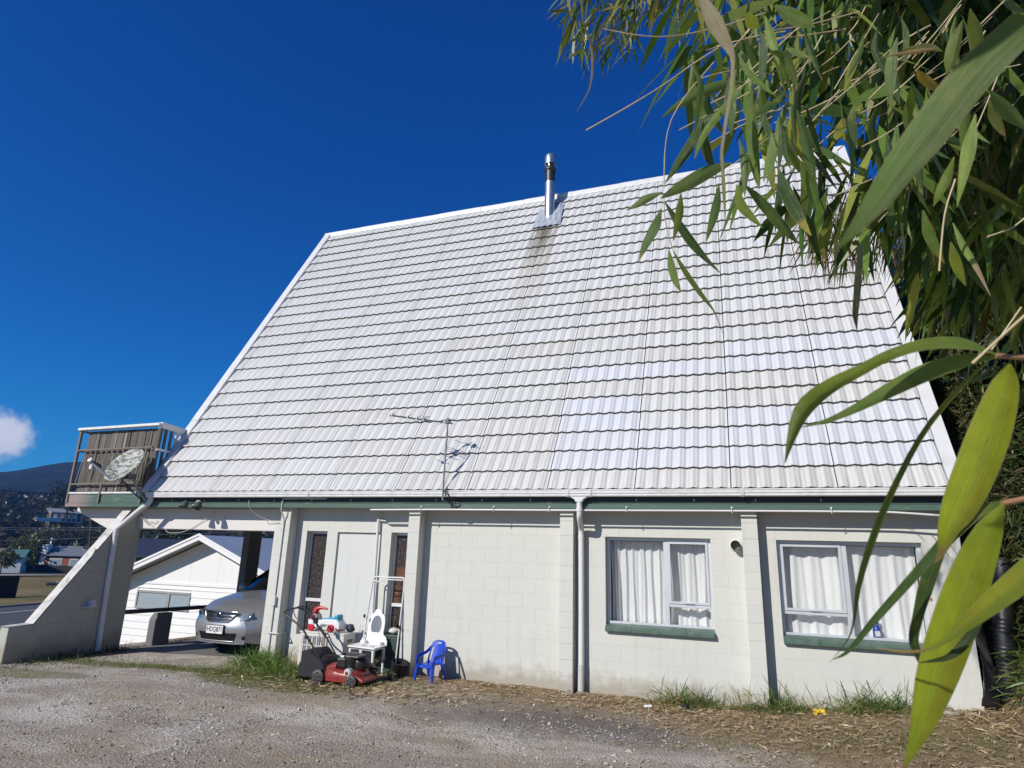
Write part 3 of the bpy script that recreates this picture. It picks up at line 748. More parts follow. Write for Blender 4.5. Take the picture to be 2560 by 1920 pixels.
MB().lathe(lt+Vector((-.02, 0, .025)), nrm, [(0, .03), (.04, .045), (.06, .045), (.07, .02)], 12).box(lt.x-.03, lt.x+.03, lt.y-.02, lt.y+.02, lt.z-.11, lt.z-.03).build('receiver', 'white_pvc', dish, smooth=40)
MB().lathe(lt-nrm*.17+Vector((.02, .02, .05)), -nrm, [(0, .05), (.02, .05)], 14).build('horn_cap', 'white_pvc', dish)
MB().tube(catmull([dc-nrm*.13-uy*.08, Vector((-2.10, -.60, 3.08)), Vector((-2.02, -.50, 2.86)), Vector((-1.93, -.36, 2.66))], 12), .024, 10).build('mount_arm', 'antenna_metal', dish, smooth=60)
MB().box(-2.18, -2.05, -.72, -.56, 3.02, 3.12).box(-2.02, -1.86, -.31, -.285, 2.58, 2.76).build('mount_plate', 'antenna_dark', dish, bevel=.006)

fl = thing('security_light', 'double floodlight and sensor on the green board above the carport', 'floodlight', (-.80, -.28, 2.62))
MB().lathe((-.76, -.285, 2.63), (0, -1, 0), [(0, .055), (.03, .055), (.045, .04), (.06, .03)], 20).build('base', 'grey_pvc', fl, smooth=40)
plain('lamp_dark', (.09, .10, .09), .35, var=.2)
for dx, dz, dy in ((-.16, -.03, -.16), (.12, -.04, -.14)):
    c0 = Vector((-.76, -.34, 2.63)); c1 = c0+Vector((dx, dy*.6, dz)); dr = Vector((dx*.4, -.35, -.75)).normalized()
    MB().lathe(c1-dr*.05, dr, [(0, .03), (.03, .05), (.09, .07), (.12, .075), (.12, .065)], 18).tube([c0, c1], .014, 8).build('lamp_head', 'lamp_dark', fl, smooth=40)
    MB().lathe(c1+dr*.066, dr, [(0, .066), (.006, .06)], 18).build('lens', 'pane', fl)
MB().box(-.79, -.73, -.40, -.33, 2.55, 2.60).build('sensor', 'white_pvc', fl, bevel=.012, seg=2)

def curtain(x0, x1, z0, z1, y, folds, amp, label, grp, seed):
    r = random.Random(seed); n = int((x1-x0)*130); ph = [r.uniform(0, 6) for _ in range(4)]
    def fn(u, v_):
        x = x0+(x1-x0)*u; k = 1-.35*v_
        w_ = math.sin(u*folds*6.283+ph[0])+.45*math.sin(u*folds*2.3*6.283+ph[1])+.3*math.sin(u*folds*.5*6.283+ph[2]+v_)
        return (x+.008*math.sin(v_*4+u*20), y+amp*w_*k+.03*math.sin(v_*3+ph[3]), z0+(z1-z0)*v_)
    o = MB().grid(fn, n, 8).build('curtain', 'curtain_cloth', None, smooth=80); tag(o, label, 'curtain', grp); return o
curtain(6.40, 7.16, 1.075, 2.15, .27, 6.5, .024, 'white pleated curtain behind the wide left pane of the window beside the downpipe', None, 1)
curtain(7.19, 7.74, 1.075, 2.15, .25, 3.5, .022, 'white curtain behind the right hand lights of the window beside the downpipe', None, 2)
curtain(8.62, 9.33, 1.075, 2.15, .25, 3.0, .022, 'white curtain behind the left sash of the window under the bamboo', None, 3)
curtain(9.35, 10.13, 1.075, 2.15, .25, 3.6, .02, 'white curtain behind the spray bottle in the window under the bamboo', None, 4)
plain('bottle_blue', (.02, .05, .36), .3, var=.1)
bt = thing('spray_bottle', 'small blue cleaning bottle standing on the inside of the window sill', 'bottle', (9.615, .165, 1.09))
MB().lathe((9.615, .175, 1.09), (0, 0, 1), [(0, .04), (.012, .045), (.09, .045), (.13, .03), (.15, .014), (.165, .014)], 18).build('body', 'bottle_blue', bt, smooth=45)
MB().box(9.585, 9.64, .12, .1315, 1.11, 1.17).build('label', 'white_pvc', bt)
MB().prism([(9.585, 1.255), (9.60, 1.30), (9.635, 1.305), (9.645, 1.25), (9.63, 1.24), (9.60, 1.245)], 'y', .16, .19).box(9.585, 9.592, .17, .18, 1.22, 1.25).build('trigger', 'bottle_blue', bt, bevel=.004)
for a_, b_ in ((8.56, 10.17), (6.36, 7.77)): MB().box(a_, b_, .15, .26, 1.045, 1.085).build('inner_sill', 'barge_white', house)
# ================================================================== car in the carport
def carpaint():
    t = NT('silver_paint'); p = t.pos()
    n = t.noise(p, 900, 2, .5); c = t.mix(n, (.29, .30, .31), (.43, .44, .45))
    MAT['silver_paint'] = t.done(t.pbsdf(c, .34, .55, None, .5, .7))
carpaint()
plain('chrome', (.72, .73, .74), .12, metal=1., var=.03)
plain('car_black', (.012, .012, .013), .35, var=.2)
plain('tyre', (.02, .02, .021), .85, var=.2)
plain('lamp_reflector', (.36, .37, .38), .25, metal=.6, var=.3, vs_=40)
plain('plate_white', (.80, .80, .78), .4, var=.03)
plain('ink_black', (.012, .012, .012), .5)
car = thing('parked_car', 'silver people carrier parked nose out under the carport', 'car', (-.62, 2.4, .055))
CX, CY, CZ = -.62, .52, .055                                        # nose centre, floor
def W(x, y, z): return (CX+x, CY+y, CZ+z)
# body as a loft of side profiles: half-width and the heights of sill, waist and top along the length
def body_top(y):
    pts = [(0, .70), (.06, .76), (.18, .83), (.45, .93), (.9, 1.02), (1.12, 1.06), (1.5, 1.30), (1.95, 1.56), (2.4, 1.66), (3.4, 1.68), (4.2, 1.60), (4.7, 1.15), (4.82, .9)]
    for (a, za), (b, zb) in zip(pts, pts[1:]):
        if y <= b: f = (y-a)/(b-a); return za+(zb-za)*f
    return pts[-1][1]
def half_w(y, z):
    e = max(0., 1-y/.62); base = .905*(1-.38*e**2.6)
    e2 = max(0., (y-4.3)/.55); base *= 1-.12*e2*e2
    if z > .95: base *= 1-.24*min(1, (z-.95)/.7)**1.2
    if z < .45: base *= 1-.05*((.45-z)/.3)
    return base
def body_fn(u, v_):
    # u across (0..1), v from nose to tail; the nose is rounded in plan and in side view
    y = 4.82*(v_**1.5)
    top = body_top(y); bot = .20+.05*max(0, 1-y/.3)
    a = (u-.5)*2
    if abs(a) < .62:
        t_ = abs(a)/.62; z = top-.055*t_**2.2*(1 if y < 1.1 else 1.6); x = half_w(y, z)*(.80 if y < 1.1 else .78)*t_**.95
    else:
        t_ = (abs(a)-.62)/.38; zt = top-.055*(1 if y < 1.1 else 1.6)
        z = zt+(bot-zt)*t_; x = half_w(y, z)*(.80+.20*min(1, math.sin(min(1, t_*2.6)*math.pi/2))) if y < 1.1 else half_w(y, z)*(.78+.22*min(1, math.sin(min(1, t_*2.2)*math.pi/2)))
    yy = y+.10*max(0, (z-.62))*max(0, 1-y/.8)
    # bumper bulge
    if y < .5: yy -= .05*math.exp(-((z-.46)/.13)**2)*(1-y/.5)
    if y < .6: yy -= .10*(1-min(1, abs(x)/.56)**2.6)*(1-y/.6)
    return W(math.copysign(x, a), yy, z)
mb = MB(); mb.grid(body_fn, 48, 60)
# close the nose
nose = []
for j in range(9):
    for i in range(33):
        a = (i/32-.5)*2; aa = abs(a)
        zt = .70-.055*min(1, aa/.8)**2.2 if aa <= .8 else .645-.395*math.asin(min(1, (aa-.8)/.2))*2/math.pi/2.6
        z = .22+(zt-.22)*j/8
        x = half_w(0, z)*a; bul = .05*math.exp(-((z-.46)/.13)**2)
        y = -.10*(1-min(1, abs(x)/.56)**2.6)-bul+.10*max(0, z-.62)
        nose.append(W(x, y, z))
mb.add(nose, [(j*33+i, j*33+i+1, (j+1)*33+i+1, (j+1)*33+i) for j in range(8) for i in range(32)])
mb.build('body', 'silver_paint', car, smooth=50)
def nose_y(x, z):
    hw = half_w(0, z)
    if abs(x) < hw: return -.10*(1-min(1, abs(x)/.56)**2.6)-.05*math.exp(-((z-.46)/.13)**2)+.10*max(0, z-.62)
    e = max(0., (1-min(abs(x)*hw/.561/hw, .9)/.905)/.38)**(1/2.6); y = .62*(1-e)
    return y+.10*max(0, z-.62)*(1-y/.8)-.05*math.exp(-((z-.46)/.13)**2)*max(0, 1-y/.5)
def patch(outline_fn, nu, nv, lift):
    def fn(u, v_):
        x, z = outline_fn(u, v_); return W(x, nose_y(x, z)-lift, z)
    return MB().grid(fn, nu, nv)
# grille: dark shield with chrome bars and surround
def gril(u, v_):
    z = .575+.175*v_; wv = .20+.16*(v_**.55); return ((u-.5)*2*wv, z)
patch(gril, 18, 8, .006).build('grille', 'car_black', car, smooth=60)
for v_ in (.02, .32, .62, .97):
    pts = [W(x, nose_y(x, z)-.014, z) for x, z in [gril(u/16, v_) for u in range(17)]]
    MB().tube(pts, .011 if v_ in (.32, .62) else .013, 8).build('grille_bar', 'chrome', car, smooth=60)
for sgn in (0, 1):
    pts = [W(x, nose_y(x, z)-.014, z) for x, z in [gril(sgn, k/8) for k in range(9)]]
    MB().tube(pts, .012, 8).build('grille_surround', 'chrome', car, smooth=60)
mb = MB(); bc = W(0, nose_y(0, .675)-.035, .675)
mb.tube([Vector(bc)+Vector((.062*math.cos(a), .004, .05*math.sin(a))) for a in [k*math.pi/12 for k in range(25)]], .008, 8, False)
wing = [(-.052, .012), (-.028, .018), (-.012, .004), (0, -.014), (.012, .004), (.028, .018), (.052, .012), (.034, .002), (.018, -.03), (0, -.036), (-.018, -.03), (-.034, .002)]
mb.prism([(bc[0]+x, bc[2]+z) for x, z in wing], 'y', bc[1]-.006, bc[1]+.006)
mb.build('badge', 'chrome', car, smooth=50)
MB().lathe((bc[0], bc[1]+.012, bc[2]), (0, 1, 0), [(0, .055), (.01, .055)], 20).build('badge_plate', 'car_black', car)
# headlights wrap round the corners
for sg in (-1, 1):
    def hl(u, v_):
        x = .43+.36*u; lo = .60+.085*u; hi = .70+.125*u**.8; return (sg*x, lo+(hi-lo)*v_)
    def hfn(u, v_, lift=.006):
        x, z = hl(u, v_); return W(x*(1+lift*.4), nose_y(x, z)-lift, z)
    MB().grid(lambda u, v_: hfn(u, v_, .004), 16, 6).build('headlight', 'lamp_reflector', car, smooth=60)
    MB().grid(lambda u, v_: hfn(u, v_, .018), 16, 6).build('headlight_glass', 'pane', car, smooth=60)
    for uu in (.35, .68):
        c_ = Vector(hfn(uu, .5, .010)); MB().lathe(c_+Vector((0, .03, 0)), (sg*.25, -1, .1), [(0, .02), (.02, .042), (.026, .04), (.012, .015)], 16).build('headlight_bowl', 'chrome', car, smooth=50)
    # fog lamp recess
    def fg(u, v_): return (sg*(.50+.09*u), .30+.08*v_*(.6+.4*u))
    patch(fg, 6, 4, .006).build('fog_recess', 'car_black', car, smooth=60)
def intake(u, v_):
    z = .265+.135*v_; wv = .36+.06*v_; return ((u-.5)*2*wv, z)
patch(intake, 20, 6, .006).build('air_intake', 'car_black', car, smooth=60)
pts = [W(x, nose_y(x, z)-.012, z) for x, z in [intake(u/20, 0) for u in range(21)]]
MB().tube(pts, .01, 8).build('intake_lip', 'silver_paint', car, smooth=60)
yp = nose_y(.1, .45)-.02
plate = MB().box(*[CX-.18, CX+.18, CY+yp-.012, CY+yp, CZ+.385, CZ+.515]).build('number_plate', 'plate_white', car, bevel=.004)
MB().box(CX-.19, CX+.19, CY+yp-.004, CY+yp+.03, CZ+.375, CZ+.525).build('plate_holder', 'car_black', car, bevel=.004)
fc = bpy.data.curves.new('plate_lettering', 'FONT'); fc.body = 'HDQ871'; fc.size = .118; fc.align_x = 'CENTER'; fc.align_y = 'CENTER'; fc.extrude = .0015; fc.space_character = .98
fo = bpy.data.objects.new('plate_lettering', fc); COL.objects.link(fo)
bpy.context.view_layer.update()
tm = bpy.data.meshes.new_from_object(fo.evaluated_get(bpy.context.evaluated_depsgraph_get())); bpy.data.objects.remove(fo)
xsv = [v.co.x for v in tm.vertices]; sx = .315/(max(xsv)-min(xsv)); ysv = [v.co.y for v in tm.vertices]; my = (max(ysv)+min(ysv))/2
for v in tm.vertices: v.co = Vector((v.co.x*sx*1.0, -(v.co.z), (v.co.y-my)*1.02))
tm.materials.append(MAT['ink_black'])
o = obj('plate_lettering', tm, plate); o.location = (CX-(max(xsv)+min(xsv))/2*sx, CY+yp-.0145, CZ+.45); o.matrix_parent_inverse = PINV(plate)
# windscreen, side glass, wheels, mirror
def wsc(u, v_):
    y = 1.10+.86*v_; z = body_top(y)-.05*(2*u-1)**2+.012; return W((u-.5)*2*(.74-.12*v_), y+.10*(2*u-1)**2, z)
def carglass():
    t = NT('car_glass'); MAT['car_glass'] = t.done(t.pbsdf((.012, .016, .02), .05, 0, None, .6))
carglass()
MB().grid(wsc, 16, 8).build('windscreen', 'car_glass', car, smooth=60)
for sg in (-1, 1):
    def sgf(u, v_):
        y = 1.55+2.6*u; zt = min(body_top(y)-.13, 1.55); z = 1.0+(zt-1.0)*v_; return W(sg*(half_w(y, z)*1.0+.006), y, z)
    MB().grid(sgf, 14, 4).build('side_window', 'car_glass', car, smooth=60)
    MB().lathe(W(sg*.97, 1.52, 1.06), (0, -1, 0), [(0, .03), (.03, .085), (.1, .07), (.13, .02)], 14).build('wing_mirror', 'silver_paint', car, smooth=60)
    for yy in (.92, 3.7):
        wh = MB().lathe(W(sg*.70, yy, .315), (sg, 0, 0), [(0, .25), (.01, .30), (.05, .315), (.15, .315), (.19, .30), (.20, .22)], 28).build('tyre', 'tyre', car, smooth=40)
        MB().lathe(W(sg*.885, yy, .315), (sg, 0, 0), [(0, .22), (.012, .21), (.0, .17), (.012, .05), (.02, .0)], 24).build('wheel_rim', 'lamp_reflector', car, smooth=40)

# ================================================================== lawn mower
plain('mower_red', (.25, .022, .018), .35, var=.25, vs_=8, dirt=(.16, .12, .09), dirtamt=.5, dscale=12)
plain('engine_black', (.016, .016, .017), .4, var=.3, dirt=(.12, .11, .10), dirtamt=.3, dscale=20)
plain('bag_cloth', (.017, .017, .02), .8, var=.3, vs_=20, bump=.5, bs=160)
plain('wheel_grey', (.05, .05, .052), .6, var=.2, dirt=(.2, .17, .13), dirtamt=.4, dscale=20)
plain('silver_can', (.72, .70, .68), .35, metal=.3, var=.2, vs_=30, dirt=(.25, .1, .08), dirtamt=.3, dscale=30)
mow = thing('lawn_mower', 'red petrol lawn mower with black grass catcher and folding handle', 'lawn mower', (3.0, -1.02, .19))
G0 = .185
def wheel(x, y, r, w_):
    o = MB().lathe((x, y-w_/2, G0+r), (0, 1, 0), [(0, r*.62), (.006, r*.9), (.014, r), (w_-.014, r), (w_-.006, r*.9), (w_, r*.62)], 28).build('wheel', 'wheel_grey', mow, smooth=35)
    for k in range(5):
        a = k*2*math.pi/5+.3; c_ = (x+r*.5*math.cos(a), y-w_/2-.003, G0+r+r*.5*math.sin(a))
        MB().lathe(c_, (0, 1, 0), [(0, r*.17), (.004, r*.17)], 10).build('wheel_hole', 'ink_black', o)
    MB().lathe((x, y-w_/2-.012, G0+r), (0, 1, 0), [(0, r*.12), (.02, r*.2)], 12).build('hub', 'wheel_grey', o)
    return o
wheel(2.75, -1.245, .092, .045); wheel(3.266, -1.245, .078, .045); wheel(2.70, -.79, .092, .045); wheel(3.30, -.79, .078, .045)
# deck: a rounded pan
def deck(u, v_):
    a = 2*math.pi*u; ca, sa = math.cos(a), math.sin(a)
    rx, ry = .30, .225
    x = 3.05+rx*math.copysign(abs(ca)**.62, ca); y = -1.02+ry*math.copysign(abs(sa)**.62, sa)
    prof = [(1.0, .055), (1.0, .13), (.95, .165), (.80, .185), (.62, .20), (.0, .20)]
    i = min(int(v_*5), 4); f_ = v_*5-i; k = prof[i][0]*(1-f_)+prof[i+1][0]*f_; h = prof[i][1]*(1-f_)+prof[i+1][1]*f_
    slope = .055*max(0, -(x-3.05)/.30)
    return (3.05+(x-3.05)*k, -1.02+(y+1.02)*k, G0+h+(slope if v_ > .3 else 0))
MB().grid(deck, 48, 10).build('deck', 'mower_red', mow, smooth=45)
MB().prism([(2.80, .31), (2.83, .40), (2.98, .44), (3.0, .375), (2.9, .34)], 'y', -1.2, -.85).build('discharge_cover', 'mower_red', mow, bevel=.015, seg=2)
MB().prism([(3.25, G0+.05), (3.43, G0+.06), (3.41, G0+.10), (3.28, G0+.15)], 'y', -1.20, -.84).build('front_lip', 'mower_red', mow, bevel=.02, seg=2)
eng = MB().lathe((3.11, -1.02, G0+.19), (0, 0, 1), [(0, .14), (.05, .14), (.10, .155), (.17, .15), (.195, .11), (.20, .05)], 28).build('engine', 'engine_black', mow, smooth=45)
MB().box(2.98, 3.12, -1.19, -1.10, G0+.22, G0+.34).build('air_filter', 'engine_black', mow, bevel=.02, seg=2)
for q_ in ((3.02, 3.075, -1.1645, -1.1605, G0+.345, G0+.37), (3.10, 3.15, -1.1645, -1.1605, G0+.347, G0+.365)): MB().box(*q_).build('decal', 'plate_white', mow)
MB().box(3.0, 3.30, -1.16, -.94, G0+.34, G0+.375).build('fuel_tank', 'engine_black', mow, bevel=.02, seg=2)
MB().lathe((3.04, -1.12, G0+.37), (0, 0, 1), [(0, .03), (.025, .03), (.03, .02)], 14).build('fuel_cap', 'engine_black', mow, smooth=40)
MB().lathe((3.235, -1.0, G0+.20), (0, 0, 1), [(0, .10), (.04, .115), (.12, .11), (.15, .08)], 22).build('recoil_cover', 'engine_black', mow, smooth=45)
MB().lathe((3.185, -1.235, G0+.17), (0, 1, 0), [(0, .04), (.015, .055), (.08, .055), (.09, .04)], 18).build('muffler', 'silver_can', mow, smooth=40)
MB().lathe((3.185, -1.242, G0+.17), (0, 1, 0), [(0, .022), (.01, .022)], 12).build('muffler_guard', 'mower_red', mow)
# grass catcher
bagp = [(2.36, .21), (2.44, .24), (2.70, .25), (2.86, .40), (2.80, .47), (2.56, .60), (2.41, .575), (2.42, .45)]
b_ = MB()
def bagfn(u, v_):
    i = u*len(bagp); j = int(i) % len(bagp); f_ = i-int(i); a, b = bagp[j], bagp[(j+1) % len(bagp)]
    x = a[0]*(1-f_)+b[0]*f_; z = a[1]*(1-f_)+b[1]*f_; y = -1.23+.42*v_
    k = 1-.12*(2*v_-1)**4; cx_, cz_ = 2.58, .40
    n_ = mnoise.noise(Vector((x*9, y*9, z*9)))*.014
    return (cx_+(x-cx_)*k+n_, y+n_, cz_+(z-cz_)*k+n_)
b_.grid(bagfn, 64, 12)
for v_ in (0., 1.):
    pts = [bagfn(k/64, v_) for k in range(64)]; b_.add(pts, [tuple(range(64))])
b_.build('grass_catcher', 'bag_cloth', mow, smooth=60)
# folding handle
plain('handle_black', (.02, .02, .021), .38, var=.2)
for y in (-1.22, -.84):
    MB().tube(catmull([(2.83, y, .36), (2.62, y, .62), (2.42, y, .84)], 8), .012, 10).build('lower_handle', 'handle_black', mow, smooth=60)
MB().tube(catmull([(2.55, -1.235, .70), (2.40, -1.235, .86), (2.13, -1.235, 1.01), (2.06, -1.20, 1.045), (2.04, -1.14, 1.06), (2.05, -.95, 1.085), (2.10, -.86, 1.07), (2.20, -.825, .99), (2.36, -.825, .86), (2.52, -.825, .70)], 44), .0125, 10).build('upper_handle', 'handle_black', mow, smooth=60)
MB().tube(catmull([(2.28, -1.21, .97), (2.20, -1.19, 1.075), (2.16, -1.0, 1.12), (2.22, -.86, 1.06), (2.30, -.84, .93)], 20), .006, 8).build('brake_bar', 'handle_black', mow, smooth=60)
for y in (-1.235, -.83): MB().lathe((2.5, y-.02, .75), (0, 1, 0), [(0, .02), (.04, .02)], 10).build('handle_knob', 'handle_black', mow)
MB().box(2.29, 2.35, -.85, -.80, .88, .96).build('throttle', 'handle_black', mow, bevel=.008)
MB().box(2.26, 2.30, -.86, -.82, .945, 1.0).build('stop_lever', 'mower_red', mow, bevel=.006)
MB().tube(catmull([(2.32, -.83, .92), (2.5, -.9, .66), (2.7, -1.0, .52), (2.95, -1.05, .54)], 16), .005, 6).build('throttle_cable', 'handle_black', mow)

# ================================================================== heat pump unit and what stands on it
plain('ac_cream', (.66, .645, .58), .5, var=.08, bump=.1, dirt=(.33, .30, .25), dirtamt=.6, dscale=5)
plain('ac_fin', (.30, .34, .42), .5, metal=.4, var=.35, vs_=20)
plain('ac_back', (.22, .17, .13), .7, var=.3, vs_=10)
ac = thing('heat_pump', 'cream outdoor heat pump unit with a slatted grille behind the mower', 'heat pump', (2.2, -.35, .19))
MB().box(1.83, 2.60, -.50, -.20, .215, .705).build('case', 'ac_cream', ac, bevel=.012, seg=2)
MB().box(1.82, 2.61, -.51, -.19, .70, .725).build('lid', 'ac_cream', ac, bevel=.006)
MB().box(1.875, 2.33, -.506, -.498, .26, .675).build('coil_panel', 'ac_back', ac)
for k in range(11): MB().box(1.885+k*.041, 1.885+k*.041+.018, -.512, -.502, .265, .67).build('grille_slat', 'ac_fin' if k % 2 else 'ac_cream', ac)
for z in (.265, .40, .535, .67): MB().box(1.875, 2.33, -.516, -.508, z-.006, z+.006).build('grille_rail', 'ac_cream', ac)
MB().box(2.53, 2.61, -.40, -.28, .60, .64).build('valve_cover', 'ac_back', ac, bevel=.006)
for a_ in (1.87, 2.46): MB().box(a_, a_+.08, -.49, -.21, .15, .216).build('foot', 'black_plastic', ac)
plain('toy_white', (.78, .78, .80), .35, var=.04, dirt=(.5, .48, .45), dirtamt=.25)
plain('toy_red', (.55, .02, .035), .35, var=.08)
plain('toy_blue', (.03, .33, .50), .35, var=.06)
glass_mat('toy_clear', (.85, .86, .88))
XS = -.06
toy = thing('ride_on_toy', 'white ride on toy with red wheels, blue seat and red beak', 'toy', (2.2, -.38, .725))
ZT = .727; YT = -.38
bp = [(2.10, .06), (2.12, .15), (2.19, .165), (2.30, .18), (2.48, .18), (2.535, .13), (2.54, .05), (2.49, .04), (2.44, .09), (2.40, .10), (2.22, .10), (2.19, .05)]
MB().prism([(x, ZT+z) for x, z in bp], 'y', YT-.09, YT+.09).build('body', 'toy_white', toy, bevel=.018, seg=3)
MB().lathe((2.045, YT, ZT+.03), (0, 0, 1), [(0, .07), (.01, .09), (.08, .10), (.13, .102)], 24).build('front_tub', 'toy_white', toy, smooth=40)
MB().lathe((2.045, YT, ZT+.15), (0, 0, 1), [(0, .10), (.04, .098), (.08, .08), (.115, .045), (.125, .02)], 24).build('dome', 'toy_clear', toy, smooth=50)
MB().lathe((2.045, YT, ZT+.155), (0, 0, 1), [(0, .06), (.03, .065), (.07, .045), (.09, .02)], 18).build('ball_pile', 'ac_cream', toy, smooth=50)
MB().tube(catmull([(2.035, YT, ZT+.25), (2.05, YT, ZT+.30), (2.11, YT, ZT+.325), (2.19, YT, ZT+.322), (2.245, YT, ZT+.315)], 14), .02, 12, radii=[.045, .045, .042, .04, .036, .032, .03, .028, .025, .022, .02, .018, .017, .016, .012]).build('beak', 'toy_red', toy, smooth=60)
MB().prism([(2.21, ZT+.185), (2.30, ZT+.20), (2.42, ZT+.205), (2.50, ZT+.19), (2.50, ZT+.178), (2.21, ZT+.172)], 'y', YT-.07, YT+.07).build('seat', 'toy_blue', toy, bevel=.008, seg=2)
MB().lathe((2.455, YT-.075, ZT+.215), (0, 1, 0), [(0, .02), (.01, .035), (.14, .035), (.15, .02)], 16).build('backrest', 'toy_blue', toy, smooth=40)
for x, y in ((2.04, YT-.10), (2.40, YT-.12), (2.04, YT+.06), (2.40, YT+.08)):
    MB().lathe((x, y, ZT+.055), (0, 1, 0), [(0, .03), (.004, .05), (.012, .057), (.035, .057), (.043, .045)], 22).build('wheel', 'toy_red', toy, smooth=35)
toy.location.x += XS
plain('navy', (.03, .035, .06), .7, var=.3, vs_=15)
box_ = thing('cloth_bundle', 'small dark blue crumpled bundle on top of the heat pump', 'bundle', (2.58, -.30, .725))
mb = MB()
def bun(u, v_):
    a = 2*math.pi*u; b = math.pi*v_; r = .07+.02*mnoise.noise(Vector((math.cos(a)*2, math.sin(a)*2, v_*4)))
    return (2.545+r*math.sin(b)*math.cos(a)*.9, -.27+r*.7*math.sin(b)*math.sin(a), .727+.055+r*.8*math.cos(b))
mb.grid(bun, 20, 10).build('bundle', 'navy', box_, smooth=80)
wr = thing('wire_rack', 'white wire hook rack leaning on the wall behind the heat pump', 'rack', (2.68, -.12, .19))
mb = MB()
for k in range(6):
    x = 2.60+k*.05; mb.tube(catmull([(x, -.10, .84), (x+.01, -.12, .78), (x+.03, -.13, .74), (x+.035, -.11, .78)], 8), .004, 6)
mb.tube([(2.58, -.10, .84), (2.88, -.10, .84)], .004, 6).tube([(2.58, -.10, .79), (2.88, -.10, .79)], .004, 6).tube([(2.60, -.08, .2), (2.60, -.1, .84)], .004, 6).tube([(2.86, -.08, .2), (2.86, -.1, .84)], .004, 6)
mb.build('hooks', 'white_pvc', wr)
hose = thing('hose_reel', 'cream coiled hose hanging beside the waste pipe', 'hose', (2.84, -.1, .55))
mb = MB()
for k in range(4):
    r = .13-.006*k; mb.tube([(2.86+r*.55*math.cos(a), -.085-.018*k, .72+r*1.15*math.sin(a)) for a in [i*math.pi/12 for i in range(25)]], .011, 8, False)
mb.build('coil', 'ac_cream', hose, smooth=60)

# ================================================================== child's dressing table
plain('vanity_white', (.80, .80, .79), .35, var=.04, dirt=(.5, .48, .42), dirtamt=.35, dscale=6)
van = thing('dressing_table', "child's white dressing table with an oval mirror, standing in front of the wheelie bin", 'dressing table', (3.08, -.45, .19))
T0 = .60
tp = [(2.756, -.63), (3.248, -.704), (3.215, -.30), (2.715, -.225)]
fx = lambda a, b: tuple(Vector((*tp[0], 0)).lerp(Vector((*tp[1], 0)), a).lerp(Vector((*tp[3], 0)).lerp(Vector((*tp[2], 0)), a), b))
MB().prism(tp, 'z', T0-.02, T0).build('table_top', 'vanity_white', van, bevel=.005)
MB().prism([fx(.06, .08)[:2], fx(.94, .08)[:2], fx(.94, .92)[:2], fx(.06, .92)[:2]], 'z', T0-.045, T0-.018).build('apron', 'vanity_white', van, bevel=.004)
for a, b in ((.08, .1), (.92, .1), (.92, .9), (.08, .9)):
    p = fx(a, b); q = fx(a+(-.02 if a < .5 else .02), b)
    MB().tube([(p[0], p[1], T0-.04), ((p[0]*.6+q[0]*.4), (p[1]*.6+q[1]*.4), .40), (q[0], q[1], .17)], .02, 12, radii=[.022, .02, .015]).build('leg', 'vanity_white', van, smooth=60)
# mirror board: outline with an oval hole; its own frame along the back edge
e0, e1 = Vector(fx(.03, .97)), Vector(fx(1.0, .97)); ax_ = (e1-e0).normalized(); mid = (e0+e1)/2; nv_ = Vector((ax_.y, -ax_.x, 0))
def MP(s, z, d=0.): return mid+ax_*s+Vector((0, 0, T0+z))+nv_*d-nv_*z*.12
half = [(.24, .0), (.235, .05), (.205, .10), (.16, .125), (.145, .16), (.15, .22), (.15, .30), (.135, .37), (.10, .41), (.07, .415), (.062, .445), (.035, .475), (.0, .48)]
outl = half+[(-x, z) for x, z in reversed(half[:-1])]
angs = [math.atan2(z-.25, x) for x, z in outl]
inn = [(.10*math.cos(a), .25+.135*math.sin(a)) for a in angs]
mb = MB(); n = len(outl)
vsf = [MP(x, z, .006) for x, z in outl]+[MP(x, z, .006) for x, z in inn]; vsb = [MP(x, z, -.008) for x, z in outl]+[MP(x, z, -.008) for x, z in inn]
fsf = [(i, (i+1) % n, n+(i+1) % n, n+i) for i in range(n-1)]+[(n-1, 0, n, 2*n-1)]
mb.add(vsf+vsb, fsf+[tuple(2*n+i for i in reversed(f)) for f in fsf]+[(i, 2*n+i, 2*n+(i+1) % n, (i+1) % n) for i in range(n)]+[(n+(i+1) % n, 3*n+(i+1) % n, 3*n+i, n+i) for i in range(n)])
mb.build('mirror_board', 'vanity_white', van)
plain('mirror_glass', (.26, .27, .28), .3, metal=.35, var=.35, vs_=9)
MB().add([MP(0, .25, -.002)]+[MP(.10*math.cos(a), .25+.135*math.sin(a), -.002) for a in [k*math.pi/16 for k in range(32)]], [(0, 1+k, 1+(k+1) % 32) for k in range(32)]).build('mirror', 'mirror_glass', van)
for sx_ in (-.15, .15):
    c_ = MP(sx_, .0, .05); mb = MB().bar(c_-ax_*.04+Vector((0, 0, .022)), c_+ax_*.04+Vector((0, 0, .022)), .07, .042); mb.build('drawer_box', 'vanity_white', van, bevel=.006)
def pageM(name, c1, c2):
    plain(name, c1, .6, var=.05)
MB().prism([fx(.25, .25)[:2], fx(.45, .2)[:2], fx(.5, .5)[:2], fx(.3, .52)[:2]], 'z', T0+.001, T0+.006).prism([fx(.6, .2)[:2], fx(.8, .25)[:2], fx(.78, .5)[:2], fx(.62, .48)[:2]], 'z', T0+.001, T0+.006).build('tray', 'ac_cream', van)

